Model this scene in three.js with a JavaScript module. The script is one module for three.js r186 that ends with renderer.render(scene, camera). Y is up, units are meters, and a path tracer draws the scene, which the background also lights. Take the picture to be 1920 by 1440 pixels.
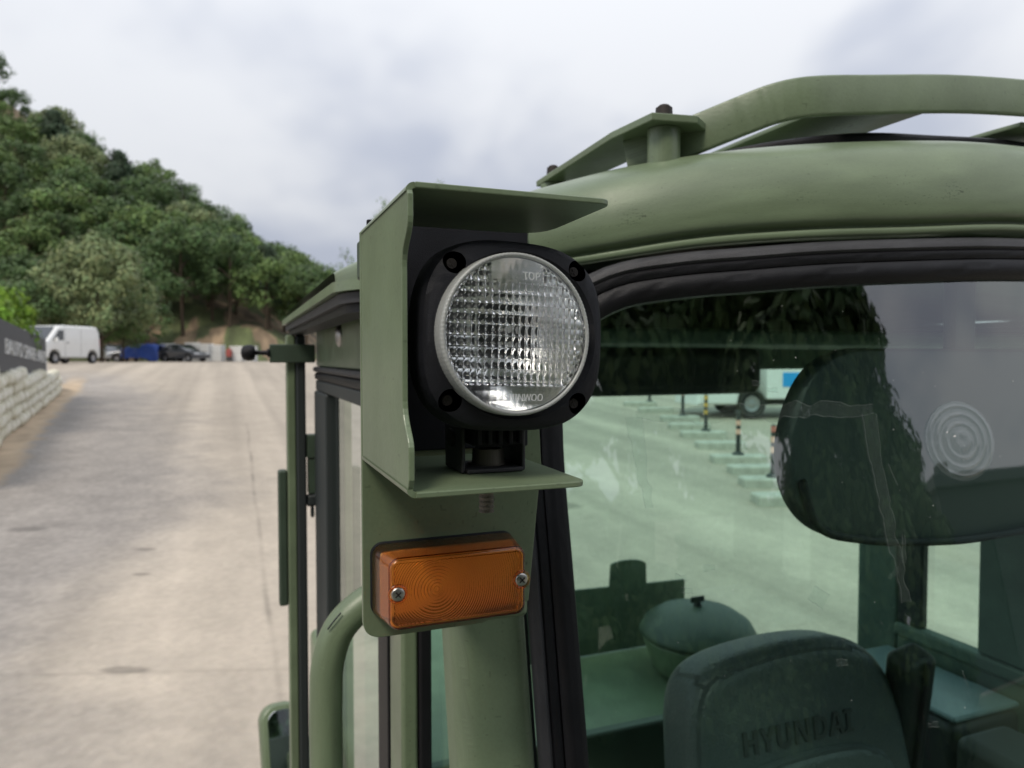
import * as THREE from 'three';
import { RoundedBoxGeometry } from 'three/addons/geometries/RoundedBoxGeometry.js';
import { TextGeometry } from 'three/addons/geometries/TextGeometry.js';
import { FontLoader } from 'three/addons/loaders/FontLoader.js';
import { mergeGeometries, mergeVertices, toCreasedNormals } from 'three/addons/utils/BufferGeometryUtils.js';
import { Brush, Evaluator, SUBTRACTION } from 'three-bvh-csg';

// ---------------------------------------------------------------- camera, sky, sun, exposure
const EYE = 2.1, YAW = THREE.MathUtils.degToRad(21.25), PITCH = Math.atan(48 / 1350);
const scene = new THREE.Scene();
const camera = new THREE.PerspectiveCamera(2 * Math.atan(720 / 1350) * 180 / Math.PI, 4 / 3, 0.02, 900);
camera.position.set(0, EYE, 0);
camera.lookAt(Math.sin(YAW) * Math.cos(PITCH), EYE - Math.sin(PITCH), -Math.cos(YAW) * Math.cos(PITCH));
camera.focus = 0.53; camera.userData.fStop = 9;
scene.add(camera);
const renderer = new THREE.WebGLRenderer({ antialias: true });
renderer.setSize(1024, 768);
renderer.toneMapping = THREE.LinearToneMapping;
renderer.toneMappingExposure = 1.52;
renderer.shadowMap.enabled = true;

function rng(seed) { let a = seed >>> 0; return () => { a = (a + 0x6D2B79F5) | 0; let t = Math.imul(a ^ (a >>> 15), 1 | a); t = (t + Math.imul(t ^ (t >>> 7), 61 | t)) ^ t; return ((t ^ (t >>> 14)) >>> 0) / 4294967296; }; }
const hash3 = (x, y, z) => { let h = Math.imul(x, 374761393) ^ Math.imul(y, 668265263) ^ Math.imul(z, 2147483647 - 1274126177); h = Math.imul(h ^ (h >>> 13), 1274126177); return ((h ^ (h >>> 16)) >>> 0) / 4294967296; };
const sm = t => t * t * (3 - 2 * t), lerp = (a, b, t) => a + (b - a) * t, clamp = (x, a, b) => Math.min(b, Math.max(a, x));
const sstep = (a, b, x) => sm(clamp((x - a) / (b - a), 0, 1));
function noise3(x, y, z, wrap = 0) {
  const xi = Math.floor(x), yi = Math.floor(y), zi = Math.floor(z), u = sm(x - xi), v = sm(y - yi), w = sm(z - zi);
  const m = k => wrap ? ((k % wrap) + wrap) % wrap : k, h = (i, j, k) => hash3(m(xi + i), m(yi + j), zi + k);
  return lerp(lerp(lerp(h(0, 0, 0), h(1, 0, 0), u), lerp(h(0, 1, 0), h(1, 1, 0), u), v), lerp(lerp(h(0, 0, 1), h(1, 0, 1), u), lerp(h(0, 1, 1), h(1, 1, 1), u), v), w);
}
function fbm(x, y, z = 0, oct = 5, wrap = 0) { let s = 0, a = 0.5, n = 0; for (let i = 0; i < oct; i++) { s += a * noise3(x, y, z + i * 7.3, wrap); n += a; x *= 2; y *= 2; z *= 2; wrap *= 2; a *= 0.5; } return s / n; }

{ // overcast sky: even grey-blue cloud with paler breaks, brighter towards the zenith
  const w = 1024, h = 512, data = new Float32Array(w * h * 4);
  for (let j = 0; j < h; j++) for (let i = 0; i < w; i++) {
    const el = ((j + 0.5) / h - 0.5) * Math.PI, az = ((i + 0.5) / w - 0.5) * 2 * Math.PI;
    const dx = Math.cos(el) * Math.cos(az), dy = Math.sin(el), dz = Math.cos(el) * Math.sin(az), k = 1 / (Math.max(dy, 0) + 0.32);
    const px = dx * k * 1.5 + 3.1, pz = dz * k * 1.5 + 8.4;
    const wx = fbm(px * 0.8 + 20, pz * 0.8, 2, 3) - 0.5;
    const c = fbm(px + wx * 1.2, pz + wx, 5, 6), f = fbm(px * 2.3 + 9, pz * 1.4, 11, 4);
    const m = sstep(0.40, 0.60, 0.72 * c + 0.28 * f), L = 0.295 * (1 + 1.15 * Math.max(dy, 0));
    const o = (j * w + i) * 4;
    data[o] = L * lerp(0.89, 1.37, m); data[o + 1] = L * lerp(0.965, 1.41, m); data[o + 2] = L * lerp(1.15, 1.49, m); data[o + 3] = 1;
  }
  const sky = new THREE.DataTexture(data, w, h, THREE.RGBAFormat, THREE.FloatType);
  sky.mapping = THREE.EquirectangularReflectionMapping; sky.magFilter = sky.minFilter = THREE.LinearFilter; sky.wrapS = THREE.RepeatWrapping; sky.needsUpdate = true;
  scene.background = sky; scene.environment = sky;
}
const sun = new THREE.DirectionalLight(0xfff4e4, 1.5);
sun.position.set(-15, 25, 9); sun.target.position.set(0, 0, -4); scene.add(sun, sun.target);
sun.castShadow = true; sun.shadow.radius = 34; sun.shadow.mapSize.set(2048, 2048);
Object.assign(sun.shadow.camera, { left: -60, right: 60, top: 60, bottom: -60, near: 1, far: 160 });

// ---------------------------------------------------------------- helpers
const lin = (r, g, b) => new THREE.Color().setRGB(r, g, b);
const V = (X, Y, d) => new THREE.Vector3(X, EYE + Y, -d);                  // lateral, height above the eye, distance ahead
const W = (cx, cd) => ({ x: cd * Math.sin(YAW) + cx * Math.cos(YAW), z: -(cd * Math.cos(YAW) - cx * Math.sin(YAW)) });
const S20 = Math.sin(Math.PI / 9), C20 = Math.cos(Math.PI / 9);
const toC = (x, z) => [x * Math.cos(YAW) + z * Math.sin(YAW), x * Math.sin(YAW) - z * Math.cos(YAW)];
function groundY(x, z) { const [cx, cd] = toC(x, z), t = cd * C20 - cx * S20, k = clamp(t - 3, 0, 38.7); return 0.047 * (k < 37 ? k : 37 + 1.7 * sm((k - 37) / 1.7)); }
const names = {};
function numbered(n) { const k = names[n] = (names[n] ?? -1) + 1; return k ? n + '_' + String(k).padStart(3, '0') : n; }
function shade(o) { o.traverse(m => { if (m.isMesh) { m.castShadow = true; m.receiveShadow = true; } }); return o; }
function tag(o, label, category, group, kind) { if (label) o.userData.label = label; if (category) o.userData.category = category; if (group) o.userData.group = group; if (kind) o.userData.kind = kind; return o; }
function thing(name, label, category, x = 0, y = 0, z = 0, turn = 0, group) { const o = new THREE.Group(); o.name = numbered(name); o.position.set(x, y, z); o.rotation.y = turn; scene.add(o); return tag(o, label, category, group); }
function part(parent, name, geo, mat, label) { const m = new THREE.Mesh(geo, mat); m.name = name; m.castShadow = m.receiveShadow = true; if (label) m.userData.label = label; parent.add(m); return m; }
function structure(name, geo, mat) { const m = part(scene, numbered(name), geo, mat); m.userData.kind = 'structure'; return m; }
function boxUV(g, s = 1) { // uv in metres by the dominant direction of each vertex normal
  if (!g.attributes.normal) g.computeVertexNormals();
  const p = g.attributes.position, n = g.attributes.normal, uv = new Float32Array(p.count * 2);
  for (let i = 0; i < p.count; i++) {
    const ax = Math.abs(n.getX(i)), ay = Math.abs(n.getY(i)), az = Math.abs(n.getZ(i));
    const [a, b] = ax > ay && ax > az ? [p.getZ(i), p.getY(i)] : ay > az ? [p.getX(i), p.getZ(i)] : [p.getX(i), p.getY(i)];
    uv[2 * i] = a / s; uv[2 * i + 1] = b / s;
  }
  g.setAttribute('uv', new THREE.BufferAttribute(uv, 2)); return g;
}
function rbox(X0, X1, Y0, Y1, d0, d1, r = 0.004, seg = 2) { const a = X1 - X0, b = Y1 - Y0, c = d1 - d0; const g = new RoundedBoxGeometry(a, b, c, seg, Math.min(r, a / 2.05, b / 2.05, c / 2.05)); g.translate((X0 + X1) / 2, EYE + (Y0 + Y1) / 2, -(d0 + d1) / 2); return boxUV(g); }
function lbox(w, h, d, r = 0.01, x = 0, y = 0, z = 0) { const g = new RoundedBoxGeometry(w, h, d, 2, Math.min(r, w / 2.05, h / 2.05, d / 2.05)); g.translate(x, y, z); return boxUV(g); }
function merge(list) { return mergeGeometries(list.map(g => { const k = g.index ? g.toNonIndexed() : g.clone(); for (const a of Object.keys(k.attributes)) if (!['position', 'normal', 'uv'].includes(a)) k.deleteAttribute(a); if (!k.attributes.uv) boxUV(k); return k; })); }
function gridGeo(nu, nv, f, closeU = false) { // f(u, v) -> [x, y, z]
  const pos = [], uv = [], idx = [];
  for (let j = 0; j <= nv; j++) for (let i = 0; i <= nu; i++) { const p = f(i / nu, j / nv); pos.push(p[0], p[1], p[2]); uv.push(i / nu, j / nv); }
  for (let j = 0; j < nv; j++) for (let i = 0; i < nu; i++) { const a = j * (nu + 1) + i, b = a + 1, c = a + nu + 1, d = c + 1; idx.push(a, b, d, a, d, c); }
  const g = new THREE.BufferGeometry(); g.setAttribute('position', new THREE.Float32BufferAttribute(pos, 3)); g.setAttribute('uv', new THREE.Float32BufferAttribute(uv, 2)); g.setIndex(idx); g.computeVertexNormals(); return g;
}
function flip(g) { const k = g.index.array; for (let i = 0; i < k.length; i += 3) { const t = k[i]; k[i] = k[i + 1]; k[i + 1] = t; } g.computeVertexNormals(); return g; }
function sweep(path, frames, profile, capped = true) { // closed profile [[a, b]...] carried along path; frames[i] = {A, B}
  const n = profile.length, m = path.length, pos = [], idx = [], uv = []; let len = 0;
  const P = (i, j) => path[i].clone().addScaledVector(frames[i].A, profile[j % n][0]).addScaledVector(frames[i].B, profile[j % n][1]);
  for (let i = 0; i < m; i++) { if (i) len += path[i].distanceTo(path[i - 1]); let per = 0; for (let j = 0; j <= n; j++) { const p = P(i, j); if (j) per += Math.hypot(profile[j % n][0] - profile[j - 1][0], profile[j % n][1] - profile[j - 1][1]); pos.push(p.x, p.y, p.z); uv.push(per, len); } }
  for (let i = 0; i < m - 1; i++) for (let j = 0; j < n; j++) { const a = i * (n + 1) + j, b = a + 1, c = a + n + 1, d = c + 1; idx.push(a, c, d, a, d, b); }
  if (capped) for (const i of [0, m - 1]) { const base = pos.length / 3; for (let j = 0; j < n; j++) { const p = P(i, j); pos.push(p.x, p.y, p.z); uv.push(0, 0); } const tri = THREE.ShapeUtils.triangulateShape(profile.map(q => new THREE.Vector2(q[0], q[1])), []); for (const t of tri) i ? idx.push(base + t[0], base + t[1], base + t[2]) : idx.push(base + t[0], base + t[2], base + t[1]); }
  const g = new THREE.BufferGeometry(); g.setAttribute('position', new THREE.Float32BufferAttribute(pos, 3)); g.setAttribute('uv', new THREE.Float32BufferAttribute(uv, 2)); g.setIndex(idx);
  return toCreasedNormals(g, 0.7);
}
function roundRectPts(w, h, r, seg = 5) { const o = []; for (const [sx, sy, a0] of [[1, 1, 0], [-1, 1, 90], [-1, -1, 180], [1, -1, 270]]) for (let k = 0; k <= seg; k++) { const a = (a0 + 90 * k / seg) * Math.PI / 180; o.push([sx * (w / 2 - r) + r * Math.cos(a), sy * (h / 2 - r) + r * Math.sin(a)]); } return o; }
function curve(pts, n) { return new THREE.CatmullRomCurve3(pts, false, 'centripetal').getPoints(n); }
function tube(pts, r, n = 40, rs = 16) { return new THREE.TubeGeometry(new THREE.CatmullRomCurve3(pts, false, 'centripetal'), n, r, rs, false); }
function hexBolt(r, h) { return boxUV(new THREE.CylinderGeometry(r, r, h, 6).toNonIndexed()); }
function texture(size, f, srgb = true, repeat) { // f(u, v) -> [r, g, b] 0..1 in sRGB, or one number
  const d = new Uint8Array(size * size * 4);
  for (let j = 0; j < size; j++) for (let i = 0; i < size; i++) { let c = f(i / size, j / size, i, j); if (typeof c === 'number') c = [c, c, c]; const o = (j * size + i) * 4; for (let k = 0; k < 3; k++) d[o + k] = clamp(c[k], 0, 1) * 255; d[o + 3] = 255; }
  const t = new THREE.DataTexture(d, size, size); t.wrapS = t.wrapT = THREE.RepeatWrapping; t.magFilter = THREE.LinearFilter; t.minFilter = THREE.LinearMipmapLinearFilter; t.generateMipmaps = true; if (srgb) t.colorSpace = THREE.SRGBColorSpace; t.needsUpdate = true;
  if (repeat) t.repeat.set(repeat, repeat); return t;
}
const fonts = new FontLoader();
const fontBold = await fonts.loadAsync('fonts/droid/droid_sans_bold.typeface.json'), fontSans = await fonts.loadAsync('fonts/droid/droid_sans_regular.typeface.json');

// ---------------------------------------------------------------- materials
const M = {};
{
  const grime = texture(1024, (u, v) => { const n = fbm(u * 6, v * 6, 1, 5, 6), f = noise3(u * 170, v * 170, 3, 170); return 0.9 + 0.13 * (n - 0.5) * 1.5 + 0.035 * (f - 0.5) - (noise3(u * 90, v * 90, 8, 90) > 0.93 ? 0.10 : 0) - (noise3(u * 120, v * 120, 14, 120) * fbm(u * 6, v * 6, 21, 2, 6) > 0.68 ? 0.26 : 0) + (noise3(u * 128, v * 9, 17, 9 * 128) > 0.955 && fbm(u * 7, v * 7, 25, 2, 7) > 0.58 ? 0.1 : 0); }, true, 2.6);
  const peel = texture(256, (u, v) => fbm(u * 40, v * 40, 4, 3, 40), false, 9);
  const rough = texture(256, (u, v) => 0.78 + 0.35 * (fbm(u * 8, v * 8, 9, 4, 8) - 0.5), false, 3.1);
  const std = (c, r, m = 0, extra = {}) => new THREE.MeshStandardMaterial({ color: c, roughness: r, metalness: m, ...extra });
  const phy = (o) => new THREE.MeshPhysicalMaterial(o);
  M.paint = std(lin(0.177, 0.233, 0.141), 0.48, 0, { map: grime, bumpMap: peel, bumpScale: 0.00009, roughnessMap: rough });
  M.paintDark = std(lin(0.055, 0.085, 0.058), 0.5, 0, { map: grime, bumpMap: peel, bumpScale: 0.0001 });
  M.liner = std(lin(0.12, 0.18, 0.145), 0.75, 0, { map: grime });
  M.innerBlack = std(lin(0.02, 0.026, 0.027), 0.55);
  const grain = texture(256, (u, v) => fbm(u * 60, v * 60, 2, 3, 60), false, 40);
  const dust = texture(512, (u, v) => 0.80 + 0.28 * (fbm(u * 7, v * 7, 6, 5, 7) - 0.4) + (noise3(u * 200, v * 200, 5, 200) > 0.94 ? 0.25 : 0), true, 5);
  M.plastic = phy({ color: lin(0.013, 0.014, 0.019), roughness: 0.55, specularIntensity: 0.45, bumpMap: grain, bumpScale: 0.00022, map: dust });
  M.rubber = phy({ color: lin(0.010, 0.010, 0.0128), roughness: 0.46, specularIntensity: 0.5, bumpMap: grain, bumpScale: 0.0003, map: dust });
  M.rubberGrey = std(lin(0.045, 0.045, 0.05), 0.55, 0, { bumpMap: grain, bumpScale: 0.0004, map: dust });
  M.steel = std(lin(0.42, 0.41, 0.39), 0.35, 1);
  M.rust = std(lin(0.24, 0.215, 0.18), 0.7, 0.3, { map: dust });
  M.boltDark = std(lin(0.05, 0.042, 0.038), 0.7, 0.3, { map: dust });
  M.glass = phy({ color: lin(0.79, 0.99, 0.92), roughness: 0.022, transmission: 1, thickness: 0, ior: 2.33 });
  M.doorGlass = phy({ color: lin(0.9, 0.97, 0.94), roughness: 0, transmission: 1, thickness: 0, ior: 2.1 });
  M.sideGlass = phy({ color: lin(0.82, 0.99, 0.94), roughness: 0, transmission: 1, thickness: 0, ior: 1.9 });
  M.lensGlass = phy({ color: lin(0.98, 0.99, 0.99), roughness: 0.0, transmission: 1, thickness: 0.004, ior: 1.5 });
  M.lensRim = phy({ color: lin(0.86, 0.89, 0.87), roughness: 0.25, transmission: 0.7, thickness: 0.003, ior: 1.5 });
  M.frost = phy({ color: lin(0.95, 0.97, 0.97), roughness: 0.4, transmission: 0.72, thickness: 0, ior: 1.6 });
  M.chrome = std(lin(0.95, 0.955, 0.96), 0.17, 1);
  M.orange = phy({ color: lin(1, 0.9, 0.76), roughness: 0.2, transmission: 1, thickness: 0.002, ior: 1.49, attenuationColor: lin(1, 0.20, 0.01), attenuationDistance: 0.0092 });
  M.white = std(lin(0.8, 0.8, 0.78), 0.4);
  M.residue = phy({ color: lin(0.93, 0.96, 0.95), roughness: 0.2, transmission: 1, thickness: 0, ior: 1.3 });
  M.residueEdge = phy({ color: lin(0.66, 0.72, 0.70), roughness: 0.45, transmission: 0.92, thickness: 0, ior: 1.3 });
  M.cup = phy({ color: lin(0.93, 0.97, 0.97), roughness: 0.05, transmission: 0.97, thickness: 0, ior: 1.5 });
  const leather = texture(256, (u, v) => { let b = 9; for (let k = 0; k < 1; k++) b = Math.abs(fbm(u * 44, v * 44, 3, 3, 44) - 0.5) * 4; return clamp(b, 0, 1); }, false, 6);
  M.seat = std(lin(0.062, 0.075, 0.078), 0.4, 0, { bumpMap: leather, bumpScale: 0.0006 });
  M.seatText = std(lin(0.036, 0.042, 0.044), 0.5);
  M.console = std(lin(0.22, 0.32, 0.33), 0.4, 0, { map: grime });
  M.mirror = std(lin(0.85, 0.87, 0.88), 0.03, 1);
  // outside
  M.vanWhite = phy({ color: lin(0.78, 0.79, 0.78), roughness: 0.3, clearcoat: 0.6, clearcoatRoughness: 0.1 });
  M.autoGlass = phy({ color: lin(0.02, 0.025, 0.028), roughness: 0.05, clearcoat: 1, clearcoatRoughness: 0.02 });
  M.tyre = std(lin(0.02, 0.02, 0.02), 0.85);
  M.rim = std(lin(0.42, 0.42, 0.43), 0.35, 0.8);
  M.silver = phy({ color: lin(0.42, 0.44, 0.47), roughness: 0.3, metalness: 0.5, clearcoat: 0.8, clearcoatRoughness: 0.08 });
  M.darkCar = phy({ color: lin(0.045, 0.05, 0.06), roughness: 0.3, clearcoat: 0.8, clearcoatRoughness: 0.08 });
  M.dullRed = std(lin(0.30, 0.07, 0.06), 0.6); M.redLamp = std(lin(0.5, 0.02, 0.02), 0.3); M.lampClear = std(lin(0.7, 0.72, 0.74), 0.15, 0.3); M.seam = std(lin(0.05, 0.05, 0.05), 0.8);
  M.tarp = std(lin(0.035, 0.085, 0.36), 0.45);
  M.crate = std(lin(0.86, 0.87, 0.85), 0.6, 0, { map: dust });
  M.signPanel = std(lin(0.05, 0.054, 0.062), 0.55, 0, { map: grime });
  M.signText = std(lin(0.62, 0.62, 0.6), 0.5);
  M.blueBoard = std(lin(0.02, 0.32, 0.75), 0.4);
  const concrete = texture(512, (u, v) => 0.86 + 0.22 * (fbm(u * 8, v * 8, 2, 6, 8) - 0.5) + 0.06 * (noise3(u * 220, v * 220, 1, 220) - 0.5), true, 1);
  M.block = std(lin(0.62, 0.61, 0.54), 0.9, 0, { map: concrete });
  M.postBlack = std(lin(0.03, 0.035, 0.035), 0.5); M.postYellow = std(lin(0.6, 0.37, 0.08), 0.45); M.postRed = std(lin(0.5, 0.17, 0.14), 0.45); M.postPink = std(lin(0.75, 0.45, 0.36), 0.5);
  const stoneTex = texture(512, (u, v) => { const n = fbm(u * 10, v * 10, 3, 5, 10), m = fbm(u * 5 + 3, v * 5, 7, 4, 5); const k = 0.92 + 0.2 * (n - 0.5); return m > 0.62 ? [k * 0.78, k * 0.76, k * 0.6] : [k, k * 0.985, k * 0.94]; }, true, 1);
  M.stone = std(lin(0.82, 0.82, 0.78), 0.9, 0, { map: stoneTex }); M.stone2 = std(lin(0.76, 0.75, 0.68), 0.9, 0, { map: stoneTex }); M.stone3 = std(lin(0.85, 0.85, 0.82), 0.9, 0, { map: stoneTex });
  M.mortar = std(lin(0.3, 0.3, 0.2), 0.95, 0, { map: concrete });
  const bark = texture(256, (u, v) => { const n = fbm(u * 24, v * 4, 3, 4, 24); return [0.75 + 0.5 * (n - 0.5), 0.72 + 0.5 * (n - 0.5), 0.68 + 0.5 * (n - 0.5)]; });
  M.bark = std(lin(0.12, 0.095, 0.07), 0.9, 0, { map: bark });
  const leaf = (r, g, b) => phy({ color: lin(r, g, b), roughness: 0.75, vertexColors: true, side: THREE.DoubleSide, transmission: 0.25, thickness: 0, ior: 1.3 });
  M.leafDark = leaf(0.080, 0.138, 0.055); M.leafMid = leaf(0.124, 0.20, 0.068); M.leafOlive = leaf(0.19, 0.245, 0.125); M.leafLime = leaf(0.17, 0.30, 0.035); M.leafPine = leaf(0.05, 0.085, 0.052);
  const soil = texture(1024, (u, v) => { const n = fbm(u * 14, v * 14, 4, 6, 14), g = fbm(u * 9, v * 9, 9, 5, 9); const b = 0.75 + 0.7 * (n - 0.5), k = sstep(0.48, 0.58, g); return [lerp(0.63, 0.41, k) * b, lerp(0.545, 0.45, k) * b, lerp(0.44, 0.29, k) * b]; }, true, 1);
  M.soil = std(lin(1, 1, 1), 0.95, 0, { map: soil });
  M.hall = std(lin(0.05, 0.07, 0.068), 0.7); M.hallRoof = std(lin(0.08, 0.1, 0.1), 0.6);
}

// ---------------------------------------------------------------- ground
const U0 = -34, V0 = -2, USPAN = 48;   // the marked part of the lot, in metres across and along the view
{
  const size = 2048, r = rng(5), streaks = [];
  for (let i = 0; i < 46; i++) streaks.push([r() * 2 - 1, r() * 0.5 + 0.12, r() * 100]);
  const left = [[-6, 7], [-7.9, 11.06], [-9.99, 14.95], [-12.54, 20], [-14.6, 24], [-17.2, 28.7], [-24, 38], [-34, 50]];
  const leftAt = cd => { for (let i = 1; i < left.length; i++) if (cd < left[i][1]) return lerp(left[i - 1][0], left[i][0], (cd - left[i - 1][1]) / (left[i][1] - left[i - 1][1])); return -34; };
  const stains = [[-2.51, 4.54, 0.16, 0.05], [-1.1, 5.2, 0.05, 0.05], [-3.6, 7.0, 0.1, 0.05], [-3.3, 6.3, 0.09, 0.04], [-5.2, 7.6, 0.22, 0.12], [-4.9, 6.1, 0.12, 0.08], [0.6, 9, 0.3, 0.2]];
  const tex = texture(size, (u, v) => {
    const cx = U0 + u * USPAN, cd = V0 + v * USPAN, e = cx - leftAt(cd);
    const big = fbm(cx * 0.35, cd * 0.2, 3, 5), fine = fbm(cx * 3.2, cd * 3.2, 6, 5), grain = noise3(cx * 26, cd * 26, 2), along = cx * 0.93 + cd * 0.37;
    let L = 0.70 + 0.08 * (big - 0.5) + 0.08 * (fine - 0.5) + 0.05 * (grain - 0.5);
    const st = fbm(along * 1.7, cd * 0.05, 12, 4); L += 0.2 * (st - 0.5);                                      // tyre tracks running up the lane
    for (const [o, w2] of [[-0.15, 0.10], [1.55, 0.09], [-2.3, 0.12], [3.2, 0.1]]) { const q = (along - 1.2 - o + 0.25 * (big - 0.5)) / w2; L -= 0.045 * Math.exp(-q * q) * clamp(fine * 1.6, 0, 1); }
    let c = [L * 0.985, L * 0.945, L * 0.885];
    const asp = sstep(3.6, 1.2, e + 3.0 * (big - 0.5) + 0.8 * (fine - 0.5)) * sstep(34, 25, cd);                                   // older grey asphalt along the wall
    const A = 0.60 + 0.12 * (fine - 0.5) + 0.09 * (grain - 0.5) + 0.12 * (big - 0.5);
    c = [lerp(c[0], A * 0.995, asp), lerp(c[1], A * 0.975, asp), lerp(c[2], A * 0.955, asp)];
    const sand = sstep(0.5, 0.2, Math.abs(e + 0.1) + 0.5 * (fine - 0.5)) * sstep(30, 24, cd); const q = 0.74 + 0.25 * (fine - 0.5);     // sand washed against the wall foot
    c = [lerp(c[0], q, sand), lerp(c[1], q * 0.91, sand), lerp(c[2], q * 0.79, sand)];
    for (const [sx, sd, a, b] of stains) { const k = Math.hypot((cx - sx) / a, (cd - sd) / b) + 0.8 * (fine - 0.5); const s = sstep(1.2, 0.7, k) * 0.2; c = c.map(t => t * (1 - s)); }
    const x = cd * Math.sin(YAW) + cx * Math.cos(YAW), z = cd * Math.cos(YAW) - cx * Math.sin(YAW);                // cracks and slab joints
    const cr = Math.abs(x - 0.225 - 0.05 * (fbm(z * 0.8, 1, 5, 4) - 0.5) - 0.004 * (z - 5)); if (cr < 0.028 && z < 17) c = c.map(t => t * (1 - 0.2 * sstep(0.028, 0.006, cr) * clamp(fbm(z * 2, 3, 1, 2) * 1.6 - 0.1, 0, 1)));
    const jt = Math.abs(((z + 0.30 * x + 0.04 * (fine - 0.5)) % 5.2) - 4.9); if (jt < 0.03) c = c.map(t => t * (1 - 0.06 * sstep(0.03, 0.006, jt) * clamp(big * 1.5, 0, 1)));
    return c;
  });
  tex.wrapS = tex.wrapT = THREE.MirroredRepeatWrapping;
  const bump = texture(512, (u, v) => fbm(u * 60, v * 60, 3, 4, 60), false); bump.repeat.set(24, 24);
  const ticks = (a, b, n) => Array.from({ length: n + 1 }, (_, i) => lerp(a, b, i / n));
  const us = [-420, -200, -100, -70, ...ticks(-50, 40, 45), 70, 120, 260, 420], vs = [-300, -120, -50, ...ticks(-24, 70, 60), 90, 140, 240, 480];
  const g = gridGeo(us.length - 1, vs.length - 1, (u, v) => { const cx = us[Math.round(u * (us.length - 1))], cd = vs[Math.round(v * (vs.length - 1))], w = W(cx, cd); return [w.x, groundY(w.x, w.z), w.z]; });
  const p = g.attributes.position, uv = g.attributes.uv;
  for (let i = 0; i < p.count; i++) { const [cx, cd] = toC(p.getX(i), p.getZ(i)); uv.setXY(i, (cx - U0) / USPAN, (cd - V0) / USPAN); }
  structure('ground', g, new THREE.MeshStandardMaterial({ color: lin(0.87, 0.835, 0.79), map: tex, roughness: 0.9, bumpMap: bump, bumpScale: 0.006 }));
}

// ---------------------------------------------------------------- wooded hill behind the lot
const ridge = [[-120, 66], [-90, 53], [-64 * 1.25, 41.5], [-57 * 1.25, 35], [-50.7 * 1.25, 27.5], [-46 * 1.25, 24], [-40.7 * 1.25, 19.5], [-35.5 * 1.25, 15], [-30.7 * 1.25, 11.3], [-26 * 1.25, 6.5], [-22 * 1.25, 2.2], [-17 * 1.25, 1.9], [400, 1.9]];
function ridgeAt(a) { for (let i = 1; i < ridge.length; i++) if (a < ridge[i][0]) return lerp(ridge[i - 1][1], ridge[i][1], clamp((a - ridge[i - 1][0]) / (ridge[i][0] - ridge[i - 1][0]), 0, 1)); return 1.9; }
function hillY(cx, cd) {
  const k = ridgeAt(cx * 112 / cd), n = (fbm(cx * 0.11, cd * 0.11, 4, 3) - 0.5) * 1.4;
  const foot = 66 - 14 * sstep(-44, -60, cx * 66 / cd);
  const bank = 1.55 + 3.4 * sstep(foot, foot + 9, cd) * sstep(-16, -24, cx * 66 / cd);
  const up = clamp((cd - foot - 8) / (112 - foot - 8), 0, 1), fall = sstep(116, 150, cd);
  return Math.max(bank, lerp(bank, Math.max(bank, k + 2), up)) + n * sstep(foot, foot + 6, cd) - fall * 0.5 * (k + 2);
}
{
  const g = gridGeo(70, 60, (u, v) => { const cd = lerp(50, 150, v), a = lerp(-150, -14, u), cx = a * cd / 112, w = W(cx, cd); return [w.x, hillY(cx, cd) - 0.4 * (1 - sstep(50, 56, cd)), w.z]; });
  const p = g.attributes.position, uv = g.attributes.uv; for (let i = 0; i < p.count; i++) uv.setXY(i, p.getX(i) / 11, (p.getY(i) * 0.8 + p.getZ(i) * 0.6) / 11);
  structure('hill', g, M.soil);
}

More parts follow.
